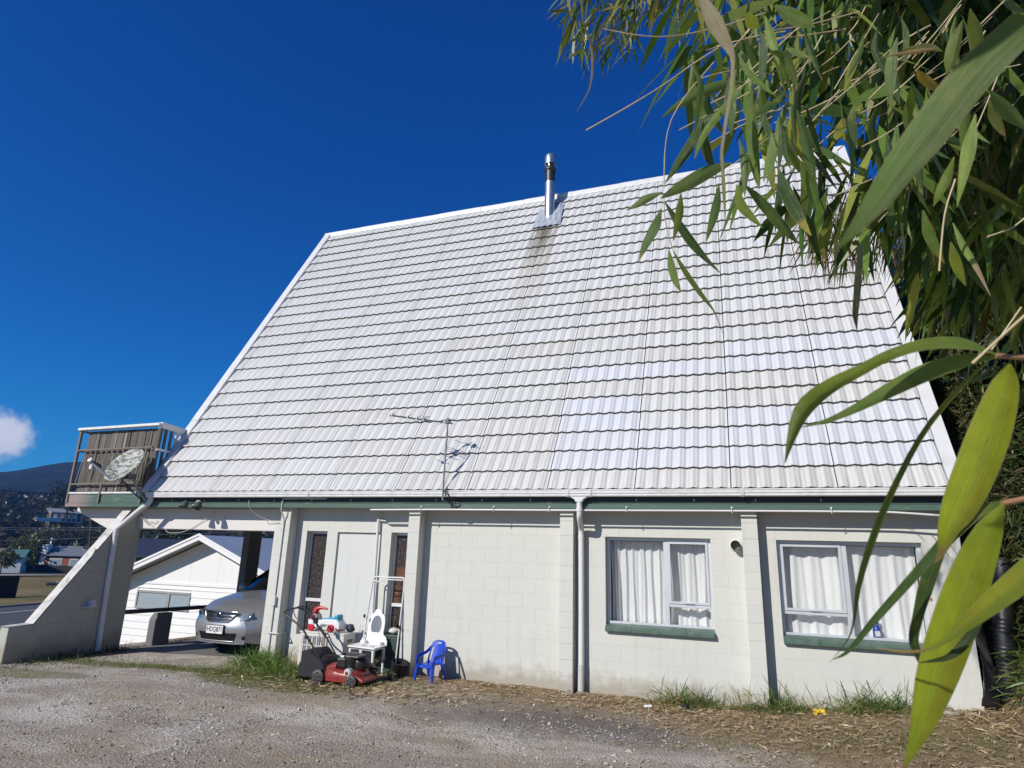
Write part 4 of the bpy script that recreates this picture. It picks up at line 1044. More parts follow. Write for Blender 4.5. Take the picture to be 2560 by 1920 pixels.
# ================================================================== blue child's chair
plain('chair_blue', (.008, .055, .46), .32, var=.06, bump=.05)
ch = thing('child_chair', "blue plastic child's armchair against the white block wall", 'chair', (3.98, -.42, .19))
cc = Vector((3.955, -.34, .19)); an = R(20)                            # the chair faces left and towards the camera
fwd = Vector((-math.sin(R(12)), -math.cos(R(12)), 0)); sdv = Vector((fwd.y, -fwd.x, 0))  # sdv: to the chair's right
def CP(s, f, z): return cc+(sdv*s+fwd*f)*.84+Vector((0, 0, z*.97))
def seatf(u, v_):
    s = (u-.5)*.29*(1-.06*v_); f = -.12+.28*v_
    return CP(s, f, .225-.012*math.cos((u-.5)*3.0)-(.03*max(0, v_-.85)/.15))
o = MB().grid(seatf, 14, 12).build('seat', 'chair_blue', ch, smooth=60); m_ = o.modifiers.new('t', 'SOLIDIFY'); m_.thickness = .012
# backrest panel with a hand slot and two long side slots left open
def backf(s, t_): return CP(s*(.17-.045*t_**2.5), -.13-.10*t_+.02*s*s, .22+.31*t_)
mb = MB(); nu, nv = 26, 26
idx = {}; vs, fs = [], []
for j in range(nv+1):
    for i in range(nu+1):
        s_ = i/nu*2-1; t_ = j/nv; tt = t_*(1-.10*s_**4); idx[i, j] = len(vs); vs.append(backf(s_, tt))
for j in range(nv):
    for i in range(nu):
        s_ = (i+.5)/nu*2-1; t_ = (j+.5)/nv
        if abs(s_) < .30 and .86 < t_ < .93: continue                  # hand slot
        if .62 < abs(s_) < .88 and .10 < t_ < .74: continue            # side slots
        fs.append((idx[i, j], idx[i+1, j], idx[i+1, j+1], idx[i, j+1]))
o = MB().add(vs, fs).build('backrest', 'chair_blue', ch, smooth=60); m_ = o.modifiers.new('t', 'SOLIDIFY'); m_.thickness = .012
for sg in (-1, 1):
    def strap(pts, w0, w1, name):
        mb = MB(); P = catmull(pts, 16)
        for k in range(16):
            w_ = w0+(w1-w0)*k/16; a_, b_ = Vector(P[k]), Vector(P[k+1]); mb.bar(a_, b_+(b_-a_)*.15, .016, w_, up=Vector((0, 0, 1)) if abs((b_-a_).normalized().z) < .8 else fwd)
        mb.build(name, 'chair_blue', ch, smooth=50)
    strap([CP(sg*.155, -.20, .44), CP(sg*.185, -.10, .37), CP(sg*.19, .05, .345), CP(sg*.185, .13, .33), CP(sg*.175, .16, .28), CP(sg*.165, .165, .21)], .035, .045, 'armrest')
    for f0, f1 in ((.15, .185), (-.11, -.19)):
        p0, p1 = CP(sg*.155, f0, .235), CP(sg*.185, f1, .005)
        mb = MB(); a_ = (p1-p0)
        w = sdv*.022; d_ = fwd*.02
        vs = [p0-w*1.2-d_*1.2, p0+w*1.2-d_*1.2, p0+w*1.2+d_*1.2, p0-w*1.2+d_*1.2, p1-w*.6-d_*.6, p1+w*.6-d_*.6, p1+w*.6+d_*.6, p1-w*.6+d_*.6]
        mb.add(vs, [(0,3,2,1),(4,5,6,7),(0,1,5,4),(1,2,6,5),(2,3,7,6),(3,0,4,7)]); mb.build('leg', 'chair_blue', ch, bevel=.005, seg=2)

# ================================================================== white tubular frame, wheelie bin
fr = thing('tubular_frame', 'white tubular frame leaning on the wall by the right narrow window', 'frame', (3.1, -.2, .19))
MB().tube(catmull([(2.80, -.34, .20), (2.795, -.28, .70), (2.815, -.20, 1.40), (2.83, -.19, 1.51), (2.88, -.185, 1.535), (3.0, -.185, 1.53)], 30), .012, 10).tube([(3.0, -.185, 1.53), (3.30, -.185, 1.535)], .012, 10).tube(catmull([(3.28, -.185, 1.535), (3.335, -.185, 1.53), (3.355, -.19, 1.49), (3.36, -.20, 1.3), (3.37, -.28, .6), (3.375, -.33, .20)], 30), .012, 10).build('frame', 'white_pvc', fr, smooth=60)
MB().tube([(2.815, -.205, 1.48), (2.95, -.2, 1.46), (3.0, -.19, 1.50), (3.33, -.19, 1.50)], .009, 8).build('cross_tube', 'white_pvc', fr, smooth=60)
MB().lathe((2.795, -.31, .95), (0, 0, 1), [(0, .016), (.03, .018), (.05, .012)], 10).lathe((3.365, -.25, .82), (0, 0, 1), [(0, .016), (.03, .018), (.05, .012)], 10).build('clamp', 'black_plastic', fr)
plain('bin_green', (.035, .065, .05), .5, var=.2, dirt=(.14, .14, .11), dirtamt=.5)
bn = thing('wheelie_bin', 'dark green plastic bin behind the dressing table', 'bin', (3.15, -.12, .19))
MB().add([(2.99, -.20, .20), (3.30, -.20, .20), (3.30, -.02, .20), (2.99, -.02, .20), (2.95, -.24, .70), (3.34, -.24, .70), (3.34, -.015, .70), (2.95, -.015, .70)], [(0,3,2,1),(4,5,6,7),(0,1,5,4),(1,2,6,5),(2,3,7,6),(3,0,4,7)]).build('bin_body', 'bin_green', bn, bevel=.012, seg=2)
MB().box(2.94, 3.35, -.25, -.01, .70, .73).build('bin_lid', 'bin_green', bn, bevel=.01, seg=2)
pb_ = thing('plastic_bag', 'crumpled pale plastic bag on the dark green bin', 'bag', (3.2, -.12, .73))
mb = MB()
mb.grid(lambda u, v_: (3.20+(.10+.03*mnoise.noise(Vector((u*5, v_*4, 1))))*math.sin(math.pi*v_)*math.cos(2*math.pi*u), -.13+.08*math.sin(math.pi*v_)*math.sin(2*math.pi*u), .775+.045*math.cos(math.pi*v_)+.02*mnoise.noise(Vector((u*9, v_*9, 3)))), 18, 9).build('bag', 'ac_cream', pb_, smooth=80)
bk = thing('black_bucket', 'black plastic tub leaning beside the bin at the pillar foot', 'tub', (3.40, -.36, .19))
MB().lathe((3.43, -.34, .20), (.25, -.1, 1), [(0, .09), (.01, .10), (.20, .125), (.21, .135), (.215, .12), (.03, .09)], 20).build('tub', 'black_plastic', bk, smooth=40)

# ================================================================== right hand corner: drain coil pipe, torn plastic, loose block, litter
def corr_pipe():
    P = catmull([(10.83, .0, .35), (10.82, .02, .8), (10.86, .05, 1.3), (10.96, .2, 1.75), (11.05, .4, 2.0)], 100)
    mb = MB(); mb.tube(P, .1, 20, True, [.104 if k % 2 else .094 for k in range(len(P))]); return mb
dpn = corr_pipe().build('drain_pipe', 'black_plastic', None, smooth=50); tag(dpn, 'black corrugated drain pipe standing up the bank at the house corner', 'pipe')
plain('black_film', (.012, .012, .014), .3, var=.3)
pf = thing('torn_plastic', 'torn strip of black plastic hanging beside the corrugated pipe', 'plastic sheet', (10.6, -.02, .5))
def film(u, v_):
    z = .48+1.05*v_; x = 10.60+.03*math.sin(v_*5)+(u-.5)*(.13+.09*math.sin(v_*7+1)*.7)+.012*mnoise.noise(Vector((u*6, v_*14, 0))); return (x, -.06-.05*math.sin(v_*9+u*3), z)
o = MB().grid(film, 6, 30).build('strip', 'black_film', pf, smooth=80); m_ = o.modifiers.new('t', 'SOLIDIFY'); m_.thickness = .003
plain('loose_block', (.46, .43, .38), .9, var=.2, bump=.5, bs=50)
lb_ = MB().box(10.08, 10.42, -.26, -.06, .26, .42).build('concrete_block', 'loose_block', None, bevel=.012, seg=2); tag(lb_, 'loose grey concrete block on the ground at the house corner', 'block')
plain('toy_yellow', (.75, .52, .03), .5, var=.1)
yt = thing('yellow_toy', 'small yellow plastic toy lying in the grass below the right window', 'toy', (8.75, -.33, .27))
MB().box(8.80, 8.93, -.36, -.28, .295, .335).build('toy_body', 'toy_yellow', yt, bevel=.018, seg=2)
for x in (8.82, 8.905): MB().lathe((x, -.38, .295), (0, 1, 0), [(0, .022), (.11, .022)], 12).build('toy_wheel', 'toy_yellow', yt, smooth=40)
plain('paper', (.75, .75, .74), .7)
o = MB().add([(6.94, -.62, .215), (7.03, -.60, .222), (7.02, -.55, .235), (6.93, -.56, .225)], [(0, 1, 2, 3)]).build('paper_scrap', 'paper', None); tag(o, 'small white scrap of paper on the dirt below the window', 'litter')
m_ = o.modifiers.new('t', 'SOLIDIFY'); m_.thickness = .003
o = MB().grid(lambda u, v_: (7.40+.05*math.sin(math.pi*v_)*math.cos(6.283*u), -.36+.03*math.sin(math.pi*v_)*math.sin(6.283*u), .22+.025*math.cos(math.pi*v_)+.006*mnoise.noise(Vector((u*7, v_*7, 0)))), 12, 7).build('dark_clod', 'bag_cloth', None, smooth=60); tag(o, 'small black lump of rag beside the wall under the window', 'rag')

plain('old_brick', (.33, .17, .11), .9, var=.35, vs_=18, bump=.6, bs=40)
for k in range(9):
    z_ = 1.55+k*.058+random.uniform(-.01, .01); w_ = random.uniform(.018, .035)
    MB().box(10.168, 10.168+w_, -.004, .012, z_, z_+random.uniform(.03, .05)).build('broken_edge', 'old_brick', house, bevel=.004)
# ================================================================== the ground
def ss(t): t = np.clip(t, 0, 1); return t*t*(3-2*t)
def H(x, y):
    x = np.asarray(x, float); y = np.asarray(y, float)
    z = .19+.22*ss((x-7.4)/3.2)-.11*ss((1.5-x)/4.0)-.05*ss((-.8-y)/-1.)*0
    z = z+.02*np.sin(x*1.3+y*.7)*np.cos(y*1.1-x*.4)*ss((-.5-y)/1.5)
    toe = 10.52+.42*np.clip(-.9-y, 0, 30)
    b = np.clip(x-toe, 0, 60); bank = 1.25*b/(1+.16*b)
    z = z+np.minimum(bank, 4.2)*ss((x-toe)/.5)
    inside = ss((x+2.60)/.12)*ss((10.50-x)/.12)*ss((y-.10)/.12)*ss((8.0-y)/.3)
    z = z*(1-inside)+(-.28)*inside
    d = np.maximum(ss((-2.75-x)/(5.5-3.*ss((y-.3)/1.2))), ss((y-8.2)/4)*ss((12-x)/3))
    z = z*(1-d)+(-1.5)*d
    r = np.hypot(x, y)
    far = ss((r-62)/80.)
    z = z*(1-far)+(-5.0)*far
    z = z+45*ss((r-230)/420.)*(1+.25*np.sin(np.arctan2(y, x)*9))
    return z
NA, NR = 560, 250
GC = (6.0, -3.2)
rad = np.concatenate([[0], np.geomspace(.15, 700, NR)])
# more rings where the yard is seen
rad = np.unique(np.concatenate([rad[rad > 11], np.linspace(0, 11, 130)]))
ang = np.linspace(0, 2*np.pi, NA, endpoint=False)
gx = GC[0]+rad[:, None]*np.cos(ang)[None]; gy = GC[1]+rad[:, None]*np.sin(ang)[None]
gz = H(gx, gy)
near = np.exp(-(rad/9)**4)[:, None]
rough = np.vectorize(lambda a, b: mnoise.noise(Vector((a*2.2, b*2.2, 0)))*.016+mnoise.noise(Vector((a*7, b*7, 4)))*.008)
m_ = rad < 13
gz[m_] += rough(gx[m_], gy[m_])*near[m_]
nr = len(rad); V = np.stack([gx, gy, gz], -1).reshape(-1, 3)
I = np.arange(nr*NA).reshape(nr, NA)
F = np.stack([I[:-1], np.roll(I, -1, 1)[:-1], np.roll(I, -1, 1)[1:], I[1:]], -1).reshape(-1, 4)
me = bpy.data.meshes.new('ground'); me.from_pydata(V.tolist(), [], F.tolist())
for p in me.polygons: p.use_smooth = True
def ground_mat():
    t = NT('yard_ground'); p = t.pos(); q = t.xyz(p); x, y = q[0], q[1]
    big = t.noise(p, .55, 5, .6); mid = t.noise(p, 2.6, 6, .65); fine = t.noise(p, 46, 4, .7); vf = t.noise(p, 130, 3, .7)
    vor = t.new('ShaderNodeTexVoronoi'); vor.inputs['Scale'].default_value = 42; t.link(p, vor.inputs['Vector'])
    vcol = t.xyz(vor.outputs['Color'])[0]
    grav = t.ramp(vcol, [(0., (.28, .245, .20)), (.5, (.49, .435, .365)), (1., (.70, .635, .54))])
    grav = t.mix(t.math('MULTIPLY', t.ramp(fine, [(.35, 0.), (.65, 1.)]), .5), grav, (.53, .465, .385))
    damp = t.ramp(big, [(.44, 0.), (.54, 1.)]); grav = t.mix(t.math('MULTIPLY', damp, .7), grav, (.30, .245, .185))
    tan_ = t.ramp(t.noise(p, .9, 7, .72), [(.50, 0.), (.60, 1.)]); grav = t.mix(t.math('MULTIPLY', tan_, .65), grav, (.36, .285, .185))
    pale = t.ramp(t.noise(t.scale(p, (.35, 1.1, 1)), .9, 6, .65), [(.52, 0.), (.64, 1.)]); grav = t.mix(t.math('MULTIPLY', pale, .5), grav, (.68, .62, .53))
    # darker trodden patch by the middle of the wall
    dx = t.math('MULTIPLY', t.math('SUBTRACT', x, 6.4), .55); dy = t.math('MULTIPLY', t.math('ADD', y, 1.55), 1.25)
    rr = t.math('SQRT', t.math('ADD', t.math('MULTIPLY', dx, dx), t.math('MULTIPLY', dy, dy)))
    pt = t.math('SUBTRACT', 1.35, t.math('ADD', rr, t.math('MULTIPLY', t.math('SUBTRACT', mid, .5), 1.2)), clamp=True)
    grav = t.mix(t.math('MULTIPLY', pt, .85, clamp=True), grav, (.15, .125, .112))
    dirt = t.mix(fine, (.19, .135, .08), (.42, .31, .185)); dirt = t.mix(t.math('MULTIPLY', t.ramp(mid, [(.45, 0.), (.6, 1.)]), .6), dirt, (.20, .155, .085))
    moss = t.mix(fine, (.07, .085, .022), (.21, .195, .055))
    wob = t.math('MULTIPLY', t.math('SUBTRACT', t.math('ADD', t.math('MULTIPLY', mid, .6), t.math('MULTIPLY', big, .4)), .5), 2.6)
    # dirt strip along the wall, widening to the right
    edge = t.math('MAXIMUM', t.math('MULTIPLY', t.math('SUBTRACT', x, 6.8), .85), 0.)
    s = t.math('ADD', t.math('ADD', t.math('ADD', y, 1.15), edge), wob)
    ms = t.math('MULTIPLY', t.math('ADD', s, .35), .9, clamp=True)
    left = t.math('MULTIPLY', t.math('SUBTRACT', x, .9), 1.6, clamp=True)
    col = t.mix(t.math('MULTIPLY', ms, left), grav, dirt)
    # moss and short turf: round the mower, by the buttress, in the right corner
    def blob(cx, cy, sx, sy, amt):
        a = t.math('MULTIPLY', t.math('SUBTRACT', x, cx), 1/sx); b = t.math('MULTIPLY', t.math('SUBTRACT', y, cy), 1/sy)
        r_ = t.math('ADD', t.math('MULTIPLY', a, a), t.math('MULTIPLY', b, b))
        v_ = t.math('SUBTRACT', 1.0, t.math('ADD', r_, t.math('MULTIPLY', wob, .9)), clamp=True); return t.math('MULTIPLY', t.math('MULTIPLY', v_, 3., clamp=True), amt)
    for args in ((2.2, -1.15, 1.6, .75, .8), (-.9, -1.15, 1.6, .22, .75), (.55, -1.2, 1.1, .2, .8), (-1.6, -2.2, 1.5, .3, .6), (9.6, -1.3, .9, .5, .35)):
        col = t.mix(blob(*args), col, moss)
    # beyond the yard: mown grass
    rv = t.math('SQRT', t.math('ADD', t.math('MULTIPLY', x, x), t.math('MULTIPLY', y, y)))
    out_ = t.math('MULTIPLY', t.math('SUBTRACT', t.math('MULTIPLY', x, -1.), 3.4), .8, clamp=True)
    lawn = t.ramp(t.noise(p, .22, 7, .7), [(.35, (.085, .095, .03)), (.5, (.19, .15, .06)), (.65, (.27, .20, .10))])
    lawn = t.mix(t.math('MULTIPLY', t.math('SUBTRACT', rv, 120), .02, clamp=True), lawn, (.035, .045, .02))
    col = t.mix(out_, col, lawn)
    bankm = t.math('MULTIPLY', t.math('SUBTRACT', x, 10.5), 2., clamp=True)
    col = t.mix(bankm, col, t.mix(fine, (.09, .065, .04), (.26, .19, .115)))
    hgt = t.math('ADD', t.math('MULTIPLY', vor.outputs['Distance'], -.6), t.math('MULTIPLY', fine, .7))
    nm = t.bump(hgt, .75, .025); nm = t.bump(vf, .5, .008, nm)
    MAT['yard_ground'] = t.done(t.pbsdf(col, .93, 0, nm, .2))
ground_mat()
me.materials.append(MAT['yard_ground']); ground = struct(obj('ground', me))

# ---------------------------------------------------------------- instanced-by-code ground cover (one mesh each)
def colour_leaf_mat(name, rough=.45, transl=.35, spec=.35, stripes=False):
    t = NT(name)
    at_ = t.new('ShaderNodeAttribute'); at_.attribute_name = 'col'; c = at_.outputs['Color']
    p = t.pos(); n = t.noise(p, 60, 3)
    c = t.mix(.3, c, t.mix(n, (.0, .0, .0), (1, 1, 1)), 'OVERLAY')
    nm = None
    if stripes:
        uvn = t.new('ShaderNodeUVMap'); u = t.xyz(uvn.outputs[0])
        w = t.noise(t.scale(uvn.outputs[0], (34, .9, 1)), 1., 3, .6)
        c = t.mix(t.math('MULTIPLY', t.ramp(w, [(.38, 0.), (.62, 1.)]), .6), c, t.mix(1., c, (.66, .74, .45), 'MULTIPLY'))
        fv = t.noise(t.scale(uvn.outputs[0], (120, .4, 1)), 1., 2, .5); c = t.mix(t.math('MULTIPLY', t.ramp(fv, [(.52, 0.), (.66, 1.)]), .35), c, t.mix(1., c, (1.5, 1.45, 1.2), 'MULTIPLY'))
        sp = t.ramp(t.noise(p, 210, 3, .6), [(.69, 0.), (.74, 1.)]); c = t.mix(t.math('MULTIPLY', sp, .6), c, (.22, .15, .06))
        bl = t.ramp(t.noise(p, 28, 4, .6), [(.55, 0.), (.72, 1.)]); c = t.mix(t.math('MULTIPLY', bl, .4), c, (.34, .33, .06))
        ed = t.ramp(t.math('ABSOLUTE', t.math('SUBTRACT', u[0], .5)), [(.455, 0.), (.49, 1.)]); c = t.mix(t.math('MULTIPLY', ed, .6), c, (.40, .36, .14))
        rib = t.math('LESS_THAN', t.math('ABSOLUTE', t.math('SUBTRACT', u[0], .5)), .012)
        c = t.mix(t.math('MULTIPLY', rib, .5), c, (.42, .47, .18))
        nm = t.bump(t.noise(t.scale(uvn.outputs[0], (60, .4, 1)), 1., 2), .7, .0012)
    b = t.pbsdf(c, rough, 0, nm, spec)
    tl = t.new('ShaderNodeBsdfTranslucent'); t.link(t.mix(1., c, (1.0, 1.0, .45), 'MULTIPLY'), tl.inputs[0])
    m = t.new('ShaderNodeMixShader'); m.inputs[0].default_value = transl; t.link(b.outputs[0], m.inputs[1]); t.link(tl.outputs[0], m.inputs[2])
    MAT[name] = t.done(m)
colour_leaf_mat('leaf', .40, .42, .45); colour_leaf_mat('dry_leaf', .7, .15, .2); colour_leaf_mat('hero_leaf', .36, .40, .5, True)

def cloud(name, P, D, L, Wd, C, mat, parent=None, bend=.25, side=None, k=3):
    """many tapered blades / leaves as one mesh: P base points, D unit directions, L lengths, Wd widths, C colours"""
    P = np.asarray(P, float); D = np.asarray(D, float); N = len(P)
    L = np.broadcast_to(L, N)[:, None]; Wd = np.broadcast_to(Wd, N)[:, None]; C = np.asarray(C, float)
    D = D/np.linalg.norm(D, axis=1, keepdims=True)
    if side is None:
        rnd = rng.normal(size=(N, 3)); S = np.cross(D, rnd)
    else: S = np.cross(D, side)
    S /= np.linalg.norm(S, axis=1, keepdims=True)+1e-9
    Nn = np.cross(S, D)
    down = np.zeros((N, 3)); down[:, 2] = -1
    bb = np.broadcast_to(bend, N)[:, None]
    def pt(t): return P+D*L*t+down*L*bb*t*t
    w1, w2 = .85, .75
    a = pt(0); b = pt(.33); c = pt(.68); d = pt(1.)
    V = np.stack([a, b-S*Wd*.5*w1, b+S*Wd*.5*w1, c-S*Wd*.5*w2, c+S*Wd*.5*w2, d], 1).reshape(-1, 3)
    base = (np.arange(N)*6)[:, None]
    tris1 = base+np.array([[0, 2, 1]]); quads = base+np.array([[1, 2, 4, 3]]); tris2 = base+np.array([[3, 4, 5]])
    me = bpy.data.meshes.new(name)
    nv = len(V); me.vertices.add(nv); me.vertices.foreach_set('co', V.ravel())
    loops = np.concatenate([np.concatenate([tris1, quads, tris2], 1).reshape(-1)])
    me.loops.add(len(loops)); me.loops.foreach_set('vertex_index', loops.astype(np.int32))
    me.polygons.add(3*N)
    st = (np.arange(N)*10)[:, None]+np.array([[0, 3, 7]]); me.polygons.foreach_set('loop_start', st.ravel().astype(np.int32))
    me.update(calc_edges=True); me.validate()
    for p_ in (): pass
    me.polygons.foreach_set('use_smooth', np.ones(3*N, bool))
    ca = me.attributes.new('col', 'FLOAT_COLOR', 'POINT')
    cc = np.ones((N, 6, 4)); cc[:, :, :3] = C[:, None, :]
    ca.data.foreach_set('color', cc.reshape(-1))
    me.materials.append(MAT[mat])
    return obj(name, me, parent)
def pick(pal, N, jitter=.18):
    pal = np.array(pal); i = rng.integers(0, len(pal), N); return pal[i]*(1+rng.normal(0, jitter, (N, 1)))*(1+rng.normal(0, .05, (N, 3)))
GREEN = [(.085, .17, .035), (.12, .21, .045), (.07, .14, .03), (.16, .235, .055)]
OLIVE = [(.20, .215, .06), (.28, .25, .09), (.15, .18, .05)]
TAN = [(.45, .33, .19), (.52, .40, .25), (.36, .25, .14), (.56, .45, .31), (.30, .20, .11)]
def litter(name, N, fx, label=None, Lr=(.05, .16), wr=(.008, .022), lift=.012):
    xy = np.array(fx(N)); x, y = xy
    P = np.stack([x, y, H(x, y)+lift+rng.uniform(0, .02, len(x))], -1)
    a = rng.uniform(0, 6.283, len(x)); D = np.stack([np.cos(a), np.sin(a), rng.normal(.03, .16, len(x))], -1)
    side = np.stack([rng.normal(0, .35, len(x)), rng.normal(0, .35, len(x)), np.ones(len(x))], -1)
    o = cloud(name, P, D, rng.uniform(*Lr, len(x)), rng.uniform(*wr, len(x)), pick(TAN, len(x), .25), 'dry_leaf', None, .12, side)
    return stuff(o)
def f_strip(N):
    x = rng.uniform(2.2, 10.3, N); y = -.08-np.abs(rng.normal(0, .55, N))-.25*np.clip(x-7, 0, 3)*rng.uniform(0, 2.6, N)
    return x, y
def f_wide(N): return rng.uniform(1, 10.5, N), rng.uniform(-6.2, -.6, N)
def f_bank(N):
    y = rng.uniform(-4.2, 2.0, N); x = 10.15+.36*np.clip(-.9-y, 0, 9)+rng.gamma(1.6, .55, N); return x, y
def f_heap(N): return rng.normal(3.5, 1.0, N), rng.normal(-1.3, .26, N)
o = litter('leaf_litter', 2600, f_strip); tag(o, 'dry bamboo leaves strewn along the foot of the wall', 'leaf litter')
o = litter('leaf_litter', 520, f_wide, Lr=(.04, .13)); tag(o, 'scattered dead leaves over the gravel yard', 'leaf litter')
o = litter('leaf_litter', 5200, f_bank, Lr=(.06, .2), lift=.02); tag(o, 'deep pale dead bamboo leaves covering the bank right of the house', 'leaf litter')
def f_right(N): x = 6.0+rng.uniform(0, 1, N)**.7*4.5; return x, -.15-np.abs(rng.normal(0, .62, N))*(.6+.85*np.clip(x-6.2, 0, 3.4))
o = litter('leaf_litter', 4200, f_right, Lr=(.025, .09), wr=(.006, .016)); tag(o, 'fine chopped dead leaves over the bare ground right of the downpipe', 'leaf litter')
o = litter('leaf_litter', 900, f_heap, Lr=(.06, .17), wr=(.012, .028)); tag(o, 'dead leaves and clippings around the mower', 'leaf litter')
# pebbles
def pebbles(N):
    x = rng.uniform(-1.8, 10.0, N); y = -rng.uniform(0, 1, N)**.85*6.2-.15
    clump = np.array([mnoise.noise(Vector((a_*.8, b_*1.3, 9)))+.5*mnoise.noise(Vector((a_*2.5, b_*2.5, 3))) for a_, b_ in zip(x, y)])
    keep = (rng.uniform(0, 1, N) < np.clip(.42+1.1*clump, .05, 1)) & (y+1.0+.85*np.clip(x-6.8, 0, 9)+rng.normal(0, .75, N) < 0); x, y = x[keep], y[keep]; n = len(x)
    r = rng.gamma(2.0, .0030, n)+.003
    oct_ = np.array([(1, 0, 0), (-.5, .86, 0), (-.5, -.86, 0), (.2, .1, .8), (.1, -.3, -.6)])
    fc = [(0, 1, 3), (1, 2, 3), (2, 0, 3), (1, 0, 4), (2, 1, 4), (0, 2, 4)]
    a = rng.uniform(0, 6.28, n); ca, sa = np.cos(a), np.sin(a)
    sc = rng.uniform(.6, 1.35, (n, 1, 3))
    v = oct_[None]*sc*r[:, None, None]+rng.normal(0, .12, (n, 5, 3))*r[:, None, None]
    vx = v[..., 0]*ca[:, None]-v[..., 1]*sa[:, None]; vy = v[..., 0]*sa[:, None]+v[..., 1]*ca[:, None]
    V = np.stack([vx+x[:, None], vy+y[:, None], v[..., 2]*.8+(H(x, y)+.004)[:, None]], -1).reshape(-1, 3)
    F = (np.arange(n)*5)[:, None, None]+np.array(fc)[None]
    me = bpy.data.meshes.new('gravel'); me.from_pydata(V.tolist(), [], F.reshape(-1, 3).tolist())
    cl = me.attributes.new('col', 'FLOAT_COLOR', 'POINT'); g = rng.uniform(.24, .54, n); cc = np.ones((n, 5, 4))
    cc[..., 0] = g[:, None]*1.05; cc[..., 1] = g[:, None]*.97; cc[..., 2] = g[:, None]*.84; cl.data.foreach_set('color', cc.reshape(-1))
    t = NT('pebble'); at_ = t.new('ShaderNodeAttribute'); at_.attribute_name = 'col'; MAT['pebble'] = t.done(t.pbsdf(at_.outputs['Color'], .9, 0, None, .2))
    me.materials.append(MAT['pebble']); o = stuff(obj('gravel', me)); tag(o, 'loose grey gravel over the driveway in front of the house', 'gravel')
pebbles(34000)
# grass
def blades(name, xy, Lr, wr, pal, spread=.5, parent=None, up=1., bend=.35):
    x, y = xy; n = len(x); P = np.stack([x, y, H(x, y)-.005], -1)
    D = np.stack([rng.normal(0, spread, n), rng.normal(0, spread, n), np.full(n, up)], -1)
    L = rng.uniform(*Lr, n)
    return cloud(name, P, D, L, rng.uniform(*wr, n), pick(pal, n, .22), 'leaf', parent, rng.uniform(.1, .1+2*bend, n))
def f_mow(N):
    x = rng.normal(2.0, .75, N); y = rng.normal(-.95, .33, N); return x, np.minimum(y, -.25)
xs_, ys_ = f_mow(6500)
g2 = np.array([rng.normal(-.1, 1.3, 1500), rng.normal(-1.15, .13, 1500)]); g3 = np.array([rng.normal(-1.9, .5, 700), rng.normal(-1.15, .55, 700)])
g4 = np.array([rng.uniform(7.8, 10.4, 1500), rng.normal(-1.5, .6, 1500)])
g5 = np.array([rng.normal(3.5, .6, 700), rng.normal(-1.0, .28, 700)])
g6 = np.array([rng.uniform(6.6, 10.4, 900), -.06-np.abs(rng.normal(0, .14, 900))])
allg = np.concatenate([np.array([xs_, ys_]), g2, g3, g4, g5, g6, g6[:, :500]+rng.normal(0, .05, (2, 500))], 1)
o = stuff(blades('grass', allg, (.03, .10), (.004, .009), GREEN+OLIVE, .6)); tag(o, 'short patchy grass and moss growing through the gravel', 'grass')
def tuft(cx, cy, n, sx, sy, Lr, label, pal=GREEN+GREEN+OLIVE, group='grass tufts growing along the house'):
    th_ = thing('grass_tuft', label, 'grass', (cx, cy, float(H(cx, cy))), 0, group)
    xy = np.array([rng.normal(cx, sx, n), rng.normal(cy, sy, n)]); stuff(blades('blades', xy, Lr, (.005, .011), pal, .62, th_, 1., .7))
    m = n//4; xy = np.array([rng.normal(cx, sx*1.2, m), rng.normal(cy-.05, sy*1.2, m)]); stuff(blades('dry_blades', xy, (Lr[0]*.6, Lr[1]*.8), (.004, .009), TAN[:3], .6, th_, .8, .6))
tuft(7.35, -.18, 360, .12, .07, (.2, .56), 'green grass tuft under the window beside the downpipe')
tuft(7.62, -.17, 190, .10, .06, (.18, .5), 'thin arching grass tuft just left of the last pillar')
tuft(8.42, -.24, 480, .17, .08, (.2, .58), 'dense grass tuft at the foot of the last pillar')
tuft(8.0, -.20, 160, .12, .06, (.08, .26), 'yellowing short grass tuft left of the last pillar foot', OLIVE)
tuft(9.45, -.22, 600, .20, .09, (.2, .6), 'wide grass tuft below the window with the blue bottle')
tuft(1.18, -.52, 1100, .18, .14, (.2, .55), 'tall bright grass clump at the foot of the carport pillar', [(.13, .26, .045), (.18, .30, .06), (.10, .21, .035)])
tuft(1.72, -.78, 900, .32, .16, (.12, .34), 'spreading grass clump in front of the heat pump', [(.14, .25, .045), (.19, .28, .06), (.10, .2, .035)])
def weed(cx, cy, h, n, label, pal):
    th_ = thing('weed', label, 'weed', (cx, cy, float(H(cx, cy))))
    P, D, L = [], [], []
    mb = MB()
    for s in range(n):
        a = rng.uniform(0, 6.28); t_ = Vector((cx+math.cos(a)*h*.6*rng.uniform(.2, 1), cy+math.sin(a)*h*.4, .19+h*rng.uniform(.5, 1)))
        b_ = Vector((cx+rng.normal(0, .03), cy+rng.normal(0, .03), .18)); mb.tube([b_, b_.lerp(t_, .5)+Vector((0, 0, .04)), t_], .003, 5)
        for k in range(16):
            q = b_.lerp(t_, rng.uniform(.25, 1)); P.append(q); D.append((rng.normal(0, 1), rng.normal(0, 1), rng.normal(.1, .4))); L.append(rng.uniform(.03, .075))
    mb.build('stem', 'ac_back', th_)
    cloud('foliage', [tuple(p) for p in P], D, np.array(L), np.array(L)*.32, pick(pal, len(P), .2), 'leaf', th_, .2)
weed(3.22, -.62, .30, 12, 'leafy weed growing under the dressing table', [(.07, .10, .03), (.10, .13, .045), (.13, .13, .06)])
weed(3.52, -.62, .16, 8, 'thin weed between the bin and the blue chair', [(.10, .11, .05), (.16, .14, .08)])
